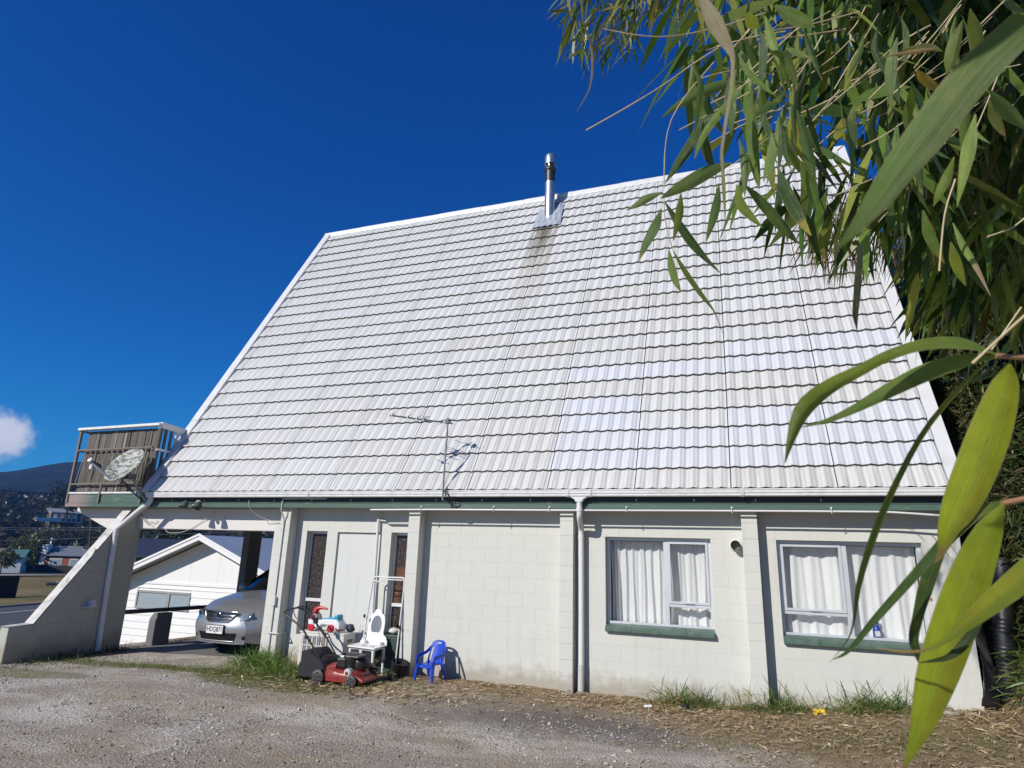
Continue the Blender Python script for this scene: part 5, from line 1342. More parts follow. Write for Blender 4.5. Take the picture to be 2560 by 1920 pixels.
# dark grass in the lee of the buttress
tuft(-2.25, -.95, 900, .16, .60, (.10, .32), 'dark grass growing along the shaded foot of the buttress', [(.03, .055, .015), (.045, .075, .02)])
tuft(-2.30, -.1, 160, .12, .10, (.08, .25), 'dark grass beside the foot of the left downpipe', [(.03, .055, .015), (.045, .075, .02)])
# ================================================================== bamboo in the foreground
bam = thing('bamboo_clump', 'tall bamboo with long green and yellowing leaves hanging over the near view', 'bamboo', (10.3, -6.9, .4))
plain('culm', (.30, .27, .10), .5, var=.25, vs_=10)
plain('straw', (.52, .42, .24), .6, var=.25, vs_=20)
GREENB = [(.15, .2, .04), (.045, .105, .02), (.065, .135, .025), (.085, .16, .03), (.035, .085, .018), (.11, .175, .03)]
def hero(pts, dist, col, tip=None, tipat=.9, tilt=0., fold=.25, yellow=None, scale=1., off=(0, 0), base_col=None, roll=0.):
    """one leaf: centre line given as (x, y, half width) in frame units at its own distance, with depth drift, fold and tip colour"""
    P = catmull([(p[0]*scale+off[0], p[1]*scale+off[1], p[2]*scale*(.62 if scale > 1 else .78)) for p in pts], 22)
    n = len(P); vs, uv, cl = [], [], []
    dd = dist if hasattr(dist, '__len__') else (dist, dist)
    for k, p in enumerate(P):
        v_ = k/(n-1); d = dd[0]+(dd[1]-dd[0])*v_
        a = np.array(P[max(k-1, 0)][:2]); b = np.array(P[min(k+1, n-1)][:2]); t_ = b-a; t_ /= np.linalg.norm(t_)+1e-9
        nx, ny = -t_[1], t_[0]; hw = max(p[2], .4)
        tl_ = tilt+roll*v_
        for i in range(5):
            s = (i/4-.5)*2
            q = at(p[0]+nx*hw*s*math.cos(tl_*0), p[1]+ny*hw*s, d)
            depth = hw/FPX*d*(math.sin(tl_)*s*1.2+fold*abs(s))
            vs.append(q-Vector(CF)*(-depth)); uv.append((i/4, v_))
            c = np.array(col)*(1+.06*math.sin(v_*9+i))
            if yellow is not None and abs(s-yellow[0]) < .3 and yellow[1] < v_ < yellow[2]: c = c*.35+np.array((.42, .36, .03))*.65
            if tip is not None: f_ = min(1, max(0, (v_-tipat)/.06)); c = c*(1-f_)+np.array(tip)*f_
            if base_col is not None: f_ = max(0, 1-v_/.25); c = c*(1-f_)+np.array(base_col)*f_
            cl.append((*c, 1))
    fs = [(k*5+i, k*5+i+1, (k+1)*5+i+1, (k+1)*5+i) for k in range(n-1) for i in range(4)]
    me = bpy.data.meshes.new('leaf'); me.from_pydata([tuple(v) for v in vs], [], fs)
    for p in me.polygons: p.use_smooth = True
    ul = me.uv_layers.new(name='UVMap')
    for l in me.loops: ul.data[l.index].uv = uv[l.vertex_index]
    ca = me.attributes.new('col', 'FLOAT_COLOR', 'POINT'); ca.data.foreach_set('color', np.array(cl).ravel())
    me.materials.append(MAT['hero_leaf']); return obj('leaf', me, bam)
A = 1.15732
BR = (.42, .27, .12)
LG, MG, DG, YG = (.26, .36, .07), (.18, .27, .06), (.06, .12, .028), (.40, .45, .03)
S5, O5 = .53345, (1380, 0)
# big near leaf crossing the top right corner
hero([(2260, 80, 95), (2130, 200, 100), (1990, 340, 108), (1870, 490, 108), (1755, 640, 105), (1640, 785, 88), (1530, 940, 66), (1420, 1075, 32), (1345, 1155, 10), (1305, 1197, 2)], (.30, .36), (.15, .23, .06), BR, .92, .35, .3, scale=S5, off=O5, base_col=(.12, .20, .03))
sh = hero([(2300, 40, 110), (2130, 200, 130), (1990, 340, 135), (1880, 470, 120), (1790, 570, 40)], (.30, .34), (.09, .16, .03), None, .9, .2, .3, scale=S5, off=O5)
sh.location = sh.location-LDIR*.27  # unseen leaf added toward the sun to shade the big near leaf
# spray at the right edge
hero([(2150, 764, 5), (2090, 742, 22), (2010, 742, 20), (1930, 764, 18), (1860, 800, 20), (1790, 838, 28), (1738, 885, 36), (1712, 945, 22), (1696, 1000, 3)], (.50, .46), (.23, .31, .045), (.05, .03, .03), .95, .9, .35, scale=A, roll=-1.6)
hero([(2150, 770, 6), (2080, 780, 24), (2000, 806, 30), (1920, 845, 24), (1850, 882, 15), (1790, 908, 8), (1735, 922, 2)], (.50, .50), (.17, .26, .06), BR, .95, .2, .3, scale=A)
hero([(2140, 775, 4), (2075, 838, 13), (2000, 930, 17), (1940, 1040, 20), (1893, 1150, 24), (1858, 1260, 18), (1846, 1340, 8), (1830, 1385, 4), (1792, 1432, 1)], (.52, .56), (.13, .20, .045), BR, .9, -.6, .3, scale=A)
hero([(2182, 786, 5), (2176, 830, 44), (2150, 920, 66), (2112, 1020, 68), (2078, 1095, 58), (2052, 1142, 36), (2036, 1190, 15), (2020, 1216, 3)], (.48, .50), YG, BR, .80, .15, .2, (-.55, .45, .8), scale=A)
hero([(2168, 1088, 5), (2140, 1150, 46), (2102, 1250, 68), (2062, 1370, 74), (2028, 1470, 66), (1998, 1560, 42), (1970, 1625, 16), (1945, 1675, 3)], (.46, .50), (.36, .43, .03), BR, .90, .15, .2, (-.45, .35, .86), scale=A)
hero([(2165, 1085, 5), (2100, 1112, 20), (2030, 1185, 14), (1960, 1262, 11), (1890, 1340, 9), (1835, 1405, 5), (1800, 1425, 1)], (.49, .52), DG, BR, .93, .8, .3, scale=A)
hero([(2080, 1130, 5), (2035, 1180, 16), (2005, 1260, 18), (1985, 1330, 13), (1975, 1385, 12), (1990, 1425, 10), (2005, 1470, 2)], (.52, .53), (.06, .10, .025), None, .9, .7, .3, scale=A)
hero([(2290, 1190, 44), (2200, 1262, 40), (2120, 1325, 28), (2060, 1372, 12), (2010, 1402, 5), (1950, 1408, 4), (1890, 1398, 1)], (.40, .48), (.30, .36, .03), BR, .62, .3, .3, (.6, .1, .5), scale=A)
hero([(2125, 1330, 6), (2090, 1385, 16), (2050, 1420, 10), (1985, 1432, 1)], (.449, .452), (.045, .08, .02), None, .9, .3, .3, scale=A)
plain('node_red', (.32, .17, .08), .5, var=.2)
MB().tube([at(2260*A, 775*A, .5), at(2200*A, 772*A, .5), at(2150*A, 768*A, .5)], .0022, 8).build('twig', 'node_red', bam, smooth=60)
MB().tube([at(2300*A, 1050*A, .48), at(2225*A, 1075*A, .48), at(2165*A, 1088*A, .48)], .0022, 8).build('twig', 'node_red', bam, smooth=60)
MB().tube([at(2260*A, 640*A, .48), at(2160*A, 730*A, .49), at(2100*A, 785*A, .49)], .0011, 6).build('twig', 'straw', bam, smooth=60)
# hanging sprays above the ridge (positions measured in a half-size frame)
S5, O5 = .53345, (1380, 0)
def h5(pts, col, tip=None, tipat=.9, d=1.35, tilt=.2, yellow=None, **k):
    dv_ = random.uniform(-.12, .12); hero(pts, (d+dv_, d+dv_+random.uniform(-.05, .05)), col, tip, tipat, tilt+random.uniform(-.3, .3), .3, yellow, S5, O5, **k)
h5([(905, 385, 4), (800, 395, 28), (680, 440, 30), (580, 500, 18), (515, 552, 2)], (.15, .22, .06))
h5([(895, 405, 4), (840, 470, 22), (740, 590, 22), (690, 680, 14), (668, 745, 2)], MG)
h5([(930, 400, 4), (938, 560, 30), (945, 700, 32), (962, 820, 20), (972, 885, 2)], MG)
h5([(985, 400, 4), (985, 470, 20), (975, 560, 2)], MG)
h5([(1150, 515, 6), (1185, 640, 36), (1215, 760, 26), (1238, 840, 3)], (.11, .18, .05))
h5([(1130, 505, 4), (1130, 590, 25), (1150, 680, 20), (1185, 765, 2)], (.38, .36, .03), (.5, .4, .2), .92)
h5([(1100, 560, 4), (1060, 660, 24), (1030, 760, 18), (1010, 860, 2)], MG)
h5([(840, 765, 8), (740, 800, 40), (640, 855, 42), (560, 900, 24), (510, 930, 3)], (.12, .18, .05), d=1.25)
h5([(520, 900, 3), (455, 925, 24), (400, 958, 18), (350, 985, 2)], (.15, .22, .06))
h5([(512, 978, 3), (485, 1060, 28), (440, 1145, 22), (405, 1225, 2)], (.11, .18, .05), BR, .84)
h5([(528, 945, 3), (590, 1040, 24), (660, 1140, 28), (725, 1215, 15), (795, 1285, 1)], (.06, .11, .03))
h5([(548, 1170, 3), (560, 1240, 20), (578, 1310, 20), (605, 1370, 2)], MG)
h5([(570, 1180, 3), (630, 1280, 14), (700, 1380, 12), (760, 1460, 4), (800, 1560, 1)], MG, BR, .85)
h5([(782, 865, 4), (772, 960, 24), (750, 1045, 20), (722, 1135, 2)], (.11, .18, .045), BR, .92)
h5([(605, 905, 3), (600, 985, 24), (585, 1060, 18), (568, 1130, 2)], (.20, .26, .05))
h5([(865, 865, 4), (885, 950, 26), (930, 1010, 20), (990, 1068, 2)], LG)
h5([(905, 868, 6), (970, 930, 30), (1040, 1010, 36), (1100, 1080, 30), (1160, 1145, 2)], (.15, .23, .06))
h5([(1060, 788, 4), (1092, 880, 30), (1142, 980, 32), (1180, 1050, 20), (1215, 1105, 2)], (.05, .10, .025), (.40, .33, .05), .66)
h5([(1165, 760, 4), (1195, 830, 32), (1225, 900, 32), (1245, 985, 3)], MG)
h5([(1448, 1150, 12), (1440, 1260, 17), (1432, 1370, 17), (1424, 1470, 14), (1430, 1548, 1)], (.03, .045, .02), d=1.1)
h5([(1925, 95, 4), (1895, 190, 36), (1872, 280, 36), (1850, 345, 3)], (.19, .25, .04), d=1.0)
h5([(1960, 40, 4), (1985, 130, 38), (2005, 220, 30), (2020, 290, 3)], (.19, .25, .04), d=.9)
h5([(1685, 410, 4), (1685, 480, 28), (1672, 580, 3)], (.17, .24, .04))
h5([(1985, 535, 4), (1962, 680, 34), (1932, 820, 24), (1898, 970, 2)], LG, d=1.0)
h5([(1885, 735, 4), (1855, 830, 28), (1815, 910, 22), (1788, 968, 2)], LG, d=1.0)
h5([(2055, 425, 6), (2110, 490, 44), (2170, 545, 40), (2240, 615, 3)], MG, d=.8)
h5([(2050, 470, 4), (2075, 540, 28), (2105, 600, 20), (2125, 640, 2)], (.20, .24, .05), BR, .7, d=.9)
h5([(1740, 985, 4), (1765, 1080, 26), (1800, 1160, 22), (1840, 1235, 2)], MG, (.30, .26, .05), .75, d=1.05)
h5([(1880, 1045, 4), (1930, 1150, 24), (1990, 1250, 18), (2055, 1385, 2)], LG, (.45, .32, .22), .6, d=1.05)
h5([(1870, 1135, 4), (1890, 1210, 24), (1915, 1280, 20), (1940, 1340, 2)], (.25, .30, .04), d=1.05)
h5([(1045, 25, 8), (1110, 60, 42), (1180, 95, 38), (1235, 128, 2)], (.17, .26, .05), d=1.1)
h5([(1000, 75, 4), (1025, 160, 26), (1045, 230, 20), (1065, 305, 2)], LG)
h5([(1095, 228, 4), (1150, 245, 20), (1225, 278, 1)], (.20, .28, .05))
h5([(915, 60, 10), (940, 100, 34), (975, 132, 2)], (.28, .33, .06), d=1.1)
h5([(700, -20, 20), (760, 90, 42), (815, 190, 30), (848, 275, 12), (838, 420, 9), (810, 600, 8), (795, 740, 7), (812, 885, 1)], (.52, .43, .31), None, .9, d=.42, tilt=.6)
h5([(140, -20, 8), (150, 120, 6), (188, 225, 9), (180, 400, 5), (115, 525, 1)], (.42, .34, .24), None, .9, d=.6)
h5([(1710, 330, 6), (1740, 360, 26), (1790, 400, 24), (1820, 420, 3)], (.50, .36, .06), d=1.1)
h5([(1640, 235, 8), (1720, 225, 22), (1780, 220, 20), (1830, 240, 2)], (.20, .20, .05), d=1.1)
h5([(1545, 268, 1), (1640, 250, 10), (1720, 238, 14), (1805, 225, 3)], (.46, .30, .14), d=1.08)
for k in range(52):                                                # further single leaves through the spray
    x = random.uniform(640, 1950); y = random.uniform(60, 760) if x > 850 else random.uniform(150, 560)
    L = random.uniform(190, 360); a = random.gauss(1.4, .33); w = L*random.uniform(.06, .095); cvx = random.gauss(0, .2)
    pts = [(x, y, 3), (x+L*.33*math.cos(a-cvx), y+L*.33*math.sin(a-cvx), w), (x+L*.68*math.cos(a), y+L*.68*math.sin(a), w*.85), (x+L*math.cos(a+cvx*.4), y+L*math.sin(a+cvx*.4), 1)]
    h5(pts, random.choice([MG, MG, LG, DG, DG, (.06, .11, .03), (.13, .2, .05)]), BR if random.random() < .25 else None, .9, d=random.uniform(1.2, 1.7), tilt=random.uniform(-.8, .8))
def straw(pts, d, r=.0016):
    MB().tube(catmull([at(O5[0]+x*S5, y*S5, d) for x, y in pts], 10), r, 6).build('twig', 'straw', bam, smooth=60)
straw([(160, 610), (330, 515), (520, 400), (660, 300), (780, 225)], 1.5); straw([(240, 135), (400, 165), (560, 170), (770, 130), (1000, 60)], 1.6)
straw([(525, 880), (530, 700), (560, 560), (640, 430), (760, 290)], 1.35, .0012); straw([(525, 930), (530, 1030), (560, 1150), (600, 1250)], 1.35, .0012)
straw([(1450, 530), (1560, 470), (1700, 350)], 1.4); straw([(1300, 930), (1450, 860), (1600, 800)], 1.35, .0012)
straw([(1815, 1270), (1840, 1010), (1890, 840)], 1.05); straw([(2040, 1110), (2150, 1070), (2230, 1010)], 1.2); straw([(2060, 1640), (2200, 1440)], .9, .0015)
for k in range(95):                                                # dry twigs raking down to the left
    x = random.uniform(880, 2250); y = random.uniform(-30, 560); L = random.uniform(150, 460); a = random.gauss(2.55, .28)
    straw([(x, y), (x+L*.5*math.cos(a), y+L*.5*math.sin(a)+random.uniform(-12, 12)), (x+L*math.cos(a), y+L*math.sin(a))], random.uniform(1.5, 2.6), random.uniform(.001, .0022))
# culms and the mass of foliage behind
for (x0, y0, x1, y1, x2, y2, r_) in ((10.6, -6.9, 10.4, -5.6, 9.4, -4.4, .018), (10.9, -6.2, 10.6, -5.0, 9.9, -3.9, .02), (11.2, -6.5, 10.9, -5.2, 10.6, -4.0, .022), (11.4, -5.6, 11.2, -4.6, 10.7, -3.2, .02), (10.8, -7.2, 10.2, -6.4, 9.3, -5.6, .016)):
    z2 = 5.4+random.uniform(-.4, .6); MB().tube(catmull([(x0, y0, .3), ((x0+x1)/2+.1, (y0+y1)/2, 2.0), (x1, y1, 3.9), (x2, y2, z2)], 24), r_, 10, True, [r_*(1-.7*k/24) for k in range(25)]).build('culm', 'culm', bam, smooth=60)
def region(N, x0, x1, y0, y1, d0, d1):
    u = rng.uniform(x0, x1, N); v_ = rng.uniform(y0, y1, N); d = rng.uniform(d0, d1, N)
    return CAM+d[:, None]*(CF+((u-1280)/FPX)[:, None]*CR-((v_-960)/FPX)[:, None]*CU)
Ps = [region(1900, 1690, 2640, -220, 190, 1.9, 4.2), region(120, 1760, 2340, 190, 380, 1.7, 2.6), region(3600, 2250, 2750, -150, 560, 2.2, 5.2), region(700, 2300, 2700, 500, 760, 2.6, 4.6), region(60, 1950, 2300, 400, 520, 1.9, 2.8)]
# thin the left side so that sky shows through
P = np.concatenate(Ps); n = len(P)
uu = (P-CAM)@CR/((P-CAM)@CF)*FPX+1280; vv = 960-(P-CAM)@CU/((P-CAM)@CF)*FPX
keep = rng.uniform(0, 1, n) < np.clip((uu-1640)/480, .05, 1); P = P[keep]; n = len(P)
D = np.stack([rng.normal(-.25, .55, n), rng.normal(0, .55, n), rng.normal(-.95, .4, n)], -1)
stuff(cloud('foliage', P, D, rng.uniform(.16, .32, n), rng.uniform(.024, .046, n), pick([(.05, .10, .02), (.09, .16, .03), (.14, .22, .04), (.04, .08, .018), (.20, .28, .055), (.28, .30, .06)], n, .3), 'leaf', bam, .25))
# unseen bamboo leaves added out of frame, toward the sun, to shade the clump
sel = P[(((P-CAM)@CR/((P-CAM)@CF)*FPX+1280) > 2290) & ((960-(P-CAM)@CU/((P-CAM)@CF)*FPX) < 420)]; sel = sel[rng.integers(0, len(sel), 2600)]
Q = sel-np.array(LDIR)*rng.uniform(.9, 3.2, (len(sel), 1)); qd = (Q-CAM)@CF; qu = (Q-CAM)@CR/np.maximum(qd, .01)*FPX+1280; qv = 960-(Q-CAM)@CU/np.maximum(qd, .01)*FPX
Q = Q[(qd < .05)|(qv < -250)|(qu > 2850)]; n = len(Q); Q = Q[np.linalg.norm(Q-CAM, axis=1) > .7]; n = len(Q)
D = np.stack([rng.normal(-.25, .6, n), rng.normal(0, .6, n), rng.normal(-.9, .4, n)], -1)
stuff(cloud('shade_canopy', Q, D, rng.uniform(.18, .3, n), rng.uniform(.028, .045, n), pick(GREENB, n, .25), 'leaf', bam, .25))
P = np.concatenate([region(230, 1410, 1600, -60, 120, 3.8, 4.6), region(160, 1560, 1740, -80, 30, 3.4, 4.4)]); n = len(P)
D = np.stack([rng.normal(-.35, .5, n), rng.normal(0, .5, n), rng.normal(-.9, .4, n)], -1)
stuff(cloud('branch_foliage', P, D, rng.uniform(.12, .22, n), rng.uniform(.014, .024, n), pick([(.10, .15, .03), (.17, .19, .045), (.24, .22, .06), (.07, .12, .025)], n, .2), 'leaf', bam, .3))
P = region(420, 2030, 2330, 470, 610, 3.6, 4.6); n = len(P)
D = np.stack([rng.normal(-.3, .4, n), rng.normal(0, .4, n), rng.normal(-1, .3, n)], -1)
stuff(cloud('dry_foliage', P, D, rng.uniform(.15, .32, n), rng.uniform(.008, .016, n), pick([(.16, .18, .05), (.22, .13, .08), (.15, .08, .05), (.10, .14, .03)], n, .2), 'leaf', bam, .3))

# ================================================================== planting on the bank behind
def thicket(name, label, cat, base, N, fn, pal, Lr, wr, droop=-.4, culms=0, matn='leaf'):
    th_ = thing(name, label, cat, base)
    P = fn(N); n = len(P); D = np.stack([rng.normal(-.15, .7, n), rng.normal(-.15, .7, n), rng.normal(droop, .5, n)], -1)
    stuff(cloud('foliage', P, D, rng.uniform(*Lr, n), rng.uniform(*wr, n), pick(pal, n, .3), matn, th_, .25))
    for k in range(culms):
        x, y = max(base[0]+.3+rng.normal(0, .6), 11.9), max(base[1]+rng.normal(0, 1.4), .5); z = float(H(x, y))
        MB().tube(catmull([(x, y, z-.1), (x-.1, y, z+2), (x-.25+rng.normal(0, .15), y-.2, z+4.2), (x-.6+rng.normal(0, .2), y-.3, z+5.8)], 16), .02, 8, True, [.024*(1-.75*i/16) for i in range(17)]).build('stem', 'culm', th_, smooth=60)
    return th_
def v_hedge(N):
    y = rng.uniform(-.6, 9, N); x = 11.0+rng.gamma(1.5, .42, N)+.03*np.clip(y, 0, 9); z = H(x, y)+rng.uniform(.0, 1, N)**.8*(1.6+.9*np.clip(y, 0, 6)); return np.stack([x, y, z], -1)
def v_tall(N):
    y = rng.uniform(-2.5, 8, N); x = 11.55+rng.gamma(1.8, .5, N); z = rng.uniform(1.5, 8.8, N); x = x-.7*np.clip((z-4.5)/3, 0, 1); return np.stack([x, y, z], -1)
DARKG = [(.03, .055, .016), (.05, .08, .022), (.08, .11, .03), (.12, .115, .045)]
thicket('bank_shrub', 'dark tangled shrub filling the bank beside the gable of the house', 'shrub', (11.5, 3, 1.5), 15000, v_hedge, DARKG+[(.14, .11, .06)], (.10, .24), (.016, .034), -.1, 4)
thicket('bamboo_hedge', 'tall dark bamboo standing on the bank behind the hanging leaves', 'bamboo', (12.2, 2, 2.0), 16000, v_tall, DARKG, (.18, .36), (.022, .05), -.6, 9)
def v_low(N):
    y = rng.uniform(-2.2, 1.2, N); x = 10.72+.36*np.clip(-.9-y, 0, 9)+rng.gamma(1.4, .32, N); z = H(x, y)+rng.uniform(0, .35, N); return np.stack([x, y, z], -1)
thicket('bank_fern', 'low green ferny plants on the sunny bank beside the drain pipe', 'plant', (11.1, -.6, .8), 2600, v_low, [(.07, .14, .03), (.11, .18, .04), (.15, .20, .05)], (.10, .26), (.012, .022), .25)
# dead sprays resting on the wall by the right hand window
ds = thing('dead_twigs', 'dead bamboo twigs and dry flowers against the wall under the right window', 'twigs', (9.95, -.06, .5))
for (xx, zz_, L, a) in ((9.93, .93, .33, -1.05), (9.80, .60, .35, -1.1), (10.10, .92, .12, -1.4), (10.02, 2.4, .22, -.75), (10.25, 2.32, .3, -1.0), (10.35, 2.35, .4, -1.1)):
    MB().tube([(xx, -.05, zz_), (xx+L*.5*math.cos(a)+.01, -.05, zz_+L*.5*math.sin(a)), (xx+L*math.cos(a), -.04, zz_+L*math.sin(a))], .003, 5).build('twig', 'ac_back', ds)
    if zz_ < 1: stuff(cloud('dry_flower', np.array([[xx+L*.55*math.cos(a), -.06, zz_+L*.55*math.sin(a)]]*14)+rng.normal(0, .012, (14, 3)), rng.normal(0, 1, (14, 3)), .04, .012, pick([(.12, .07, .05), (.2, .12, .08)], 14), 'dry_leaf', ds))

# added inner mass of the bank planting, shade put into near-black leaf colours
def v_core(N):
    y = rng.uniform(.5, 9, N); x = 11.7+rng.gamma(2.0, .5, N); z = rng.uniform(.8, 8.2, N); return np.stack([x, y, z], -1)
thicket('dark_inner_mass', 'near-black leaf mass added inside the bank planting for its inner shade', 'shrub', (12.4, 4, 2.2), 4200, v_core, [(.012, .024, .008), (.02, .035, .011)], (.3, .6), (.12, .26), -.4, 3)
# ================================================================== road, neighbours, hillside
plain('asphalt', (.075, .075, .078), .85, var=.15, vs_=1.5, bump=.3, bs=60)
plain('road_white', (.62, .62, .60), .7)
plain('kerb', (.24, .235, .22), .85, var=.2)
ra, rb_ = onZ(0, 1520, -1.49), onZ(94, 1512, -1.49); rc = onZ(0, 1572, -1.49)
rdir = (rb_-ra); rdir.z = 0; rdir.normalize(); rn = Vector((rdir.y, -rdir.x, 0))
if (rc-ra).dot(rn) < 0: rn = -rn
RWD = (rc-ra).dot(rn)
def strip(name, mat, o0, o1, z, a=-90, b=60):
    p = [ra+rdir*a+rn*o0, ra+rdir*b+rn*o0, ra+rdir*b+rn*o1, ra+rdir*a+rn*o1]
    return MB().add([(q.x, q.y, -1.5+z) for q in p], [(0, 1, 2, 3)]).build(name, mat)
road = struct(strip('road', 'asphalt', 0, RWD, .03))
ln_ = onZ(0, 1534, -1.49); oc_ = (ln_-ra).dot(rn)
mk = strip('road_marking', 'road_white', oc_-.07, oc_+.07, .036); struct(mk)
kb = MB(); 
for o0, o1 in ((-.18, 0.0), (RWD, RWD+.18)):
    p = [ra+rdir*-90+rn*o0, ra+rdir*60+rn*o0, ra+rdir*60+rn*o1, ra+rdir*-90+rn*o1]
    kb.add([(q.x, q.y, -1.7) for q in p]+[(q.x, q.y, -1.39) for q in p], [(3,2,1,0),(4,5,6,7),(0,1,5,4),(1,2,6,5),(2,3,7,6),(3,0,4,7)])
struct(kb.build('kerb', 'kerb'))
dw0 = onZ(0, 1441, -1.49); dwn = onZ(0, 1434, -1.49)
p = [dw0, onZ(240, 1436, -1.49), onZ(240, 1431, -1.49), dwn]
struct(MB().add([(q.x, q.y, float(H(q.x, q.y))+.15) for q in p], [(0, 1, 2, 3)]).build('path', 'concrete'))

def siding(name, col, pitch=None):
    return plain(name, col, .55, var=.05, bump=.1, bs=20)
siding('board_white', (.78, .77, .76)); plain('roof_grey', (.19, .20, .215), .5, metal=.1, var=.15, vs_=.8); plain('brick_red', (.30, .095, .055), .85, var=.25, vs_=1.5)
plain('roof_green', (.09, .20, .16), .5, var=.15); plain('roof_dark', (.06, .065, .07), .6, var=.2); plain('trim_grey', (.30, .31, .30), .5); plain('wood_dark', (.03, .026, .024), .8, var=.3)
plain('blue_glass', (.30, .36, .40), .12, var=.15, vs_=2); plain('house_white', (.74, .74, .72), .6); plain('timber_brown', (.10, .07, .055), .8, var=.2)
def corrugated():
    t = NT('corrugated'); p = t.pos(); x = t.xyz(p)[1]
    w = t.math('SINE', t.math('MULTIPLY', x, 80.)); n = t.noise(p, .8, 4)
    MAT['corrugated'] = t.done(t.pbsdf(t.mix(n, (.42, .46, .52), (.56, .60, .66)), .4, .35, t.bump(w, .5, .02), .4))
corrugated()
# weatherboard neighbour seen through the carport
nb_ = thing('neighbour_house', 'white weatherboard house with a gable end seen through the carport', 'house', (-9.14, 9, -1.5))
AX, AZ, EY = -9.14, 2.257, 8.0
sl = math.tan(R(21.2)); HWD = 4.7
wl_ = MB().prism([(AX-4.3, -1.7), (AX+4.3, -1.7), (AX+4.3, AZ-.12-4.3*sl), (AX, AZ-.12), (AX-4.3, AZ-.12-4.3*sl)], 'y', EY+.55, EY+9).build('wall', 'board_white', nb_)
x = -4.3; i = 0
while x < 4.3:                                                     # gable sheets between cover joints
    w_ = 1.2; a_, b_ = x, min(x+w_-.008, 4.3)
    f_ = lambda q: AZ-.14-abs(q)*sl
    zb = .62
    top = [(AX+a_, f_(a_))]+([(AX, f_(0))] if a_ < 0 < b_ else [])+[(AX+b_, f_(b_))]
    MB().prism([(AX+a_, zb), (AX+b_, zb)]+list(reversed(top)), 'y', EY+.535, EY+.552).build('gable_sheet', 'board_white', wl_) if min(f_(a_), f_(b_)) > zb+.02 or a_ < 0 < b_ else None
    x += w_; i += 1
MB().box(AX-4.32, AX+4.32, EY+.50, EY+.56, .56, .65).build('belt_board', 'board_white', nb_, bevel=.006)
NW = [(-12.05, -9.73, -.19, .27), (-8.05, -6.2, -.12, .25)]
z = -1.6; k = 0
while z < .55:                                                     # weatherboards, lapped
    z1 = min(z+.225, .56); segs_ = [(AX-4.31, AX+4.31)]
    for (a_, b_, c_, d_) in NW:
        if c_-.06 < (z+z1)/2 < d_+.06: segs_ = [s for (p, q) in segs_ for s in ((p, min(q, a_-.07)), (max(p, b_+.07), q)) if s[1]-s[0] > .05]
    for p, q in segs_:
        MB().prism([(EY+.55, z), (EY+.512, z-.0), (EY+.535, z1+.004), (EY+.55, z1+.004)], 'x', p, q).build('weatherboard', 'board_white', wl_)
    z += .225
for (a_, b_, c_, d_) in NW:
    wv = MB().box(a_-.06, b_+.06, EY+.49, EY+.56, d_, d_+.07).box(a_-.06, b_+.06, EY+.48, EY+.56, c_-.07, c_).box(a_-.07, a_, EY+.49, EY+.56, c_, d_).box(b_, b_+.07, EY+.49, EY+.56, c_, d_).box(a_+(b_-a_)*.60-.05, a_+(b_-a_)*.60+.09, EY+.485, EY+.56, c_, d_).build('window', 'trim_grey', nb_, bevel=.005)
    MB().box(a_, b_, EY+.52, EY+.53, c_, d_).build('pane', 'blue_glass', wv)
for sg in (-1, 1):
    def q(x_, dz, y): return (AX+sg*x_, y, AZ+dz-x_*sl)
    vs = [q(x_, dz, y) for y in (EY, EY+9.3) for x_, dz in ((-.0, .0), (HWD, .0), (HWD, -.07), (.0, -.07))]
    MB().add(vs, [(0,1,2,3),(7,6,5,4),(0,4,5,1),(1,5,6,2),(2,6,7,3),(3,7,4,0)]).build('roof', 'corrugated', nb_)
    vs = [q(x_, dz, y) for y in (EY-.03, EY+.01) for x_, dz in ((-.0, .03), (HWD, .03), (HWD, -.17), (.0, -.17))]
    MB().add(vs, [(0,1,2,3),(7,6,5,4),(0,4,5,1),(1,5,6,2),(2,6,7,3),(3,7,4,0)]).build('barge_board', 'board_white', nb_, bevel=.005)
    vs = [q(x_, dz, y) for y in (EY-.06, EY-.02) for x_, dz in ((-.0, .05), (HWD, .05), (HWD, -.03), (.0, -.03))]
    MB().add(vs, [(0,1,2,3),(7,6,5,4),(0,4,5,1),(1,5,6,2),(2,6,7,3),(3,7,4,0)]).build('verge_flashing', 'board_white', nb_, bevel=.005)

# ---- far houses: built square to the line of sight, then turned
def frame_at(px, py, d, turn=0.):
    o = at(px, py, d); aw = Vector((o.x-CAM[0], o.y-CAM[1], 0)).normalized(); rt = Vector((aw.y, -aw.x, 0))
    c, s = math.cos(turn), math.sin(turn); rt2 = rt*c+aw*s; aw2 = aw*c-rt*s
    return lambda x, y, z: o+rt2*x+aw2*y+Vector((0, 0, z))
def hexa(mb, fr_, x0, x1, y0, y1, z0, z1):
    vs = [fr_(x, y, z) for z in (z0, z1) for x, y in ((x0, y0), (x1, y0), (x1, y1), (x0, y1))]
    mb.add(vs, [(0,3,2,1),(4,5,6,7),(0,1,5,4),(1,2,6,5),(2,3,7,6),(3,0,4,7)]); return mb
def gable_roof(mb, fr_, x0, x1, y0, y1, z0, h, o=.5, along='x'):
    if along == 'x':
        ym = (y0+y1)/2; vs = [fr_(x, y, z) for x in (x0-o, x1+o) for y, z in ((y0-o, z0-.1), (ym, z0+h), (y1+o, z0-.1), (ym, z0+h-.25))]
    else:
        xm = (x0+x1)/2; vs = [fr_(x, y, z) for y in (y0-o, y1+o) for x, z in ((x0-o, z0-.1), (xm, z0+h), (x1+o, z0-.1), (xm, z0+h-.25))]
    mb.add(vs, [(0,1,5,4),(1,2,6,5),(2,3,7,6),(3,0,4,7),(0,3,2,1),(4,5,6,7)]); return mb
def base_z(px, py, d):
    p = at(px, py, d); return p
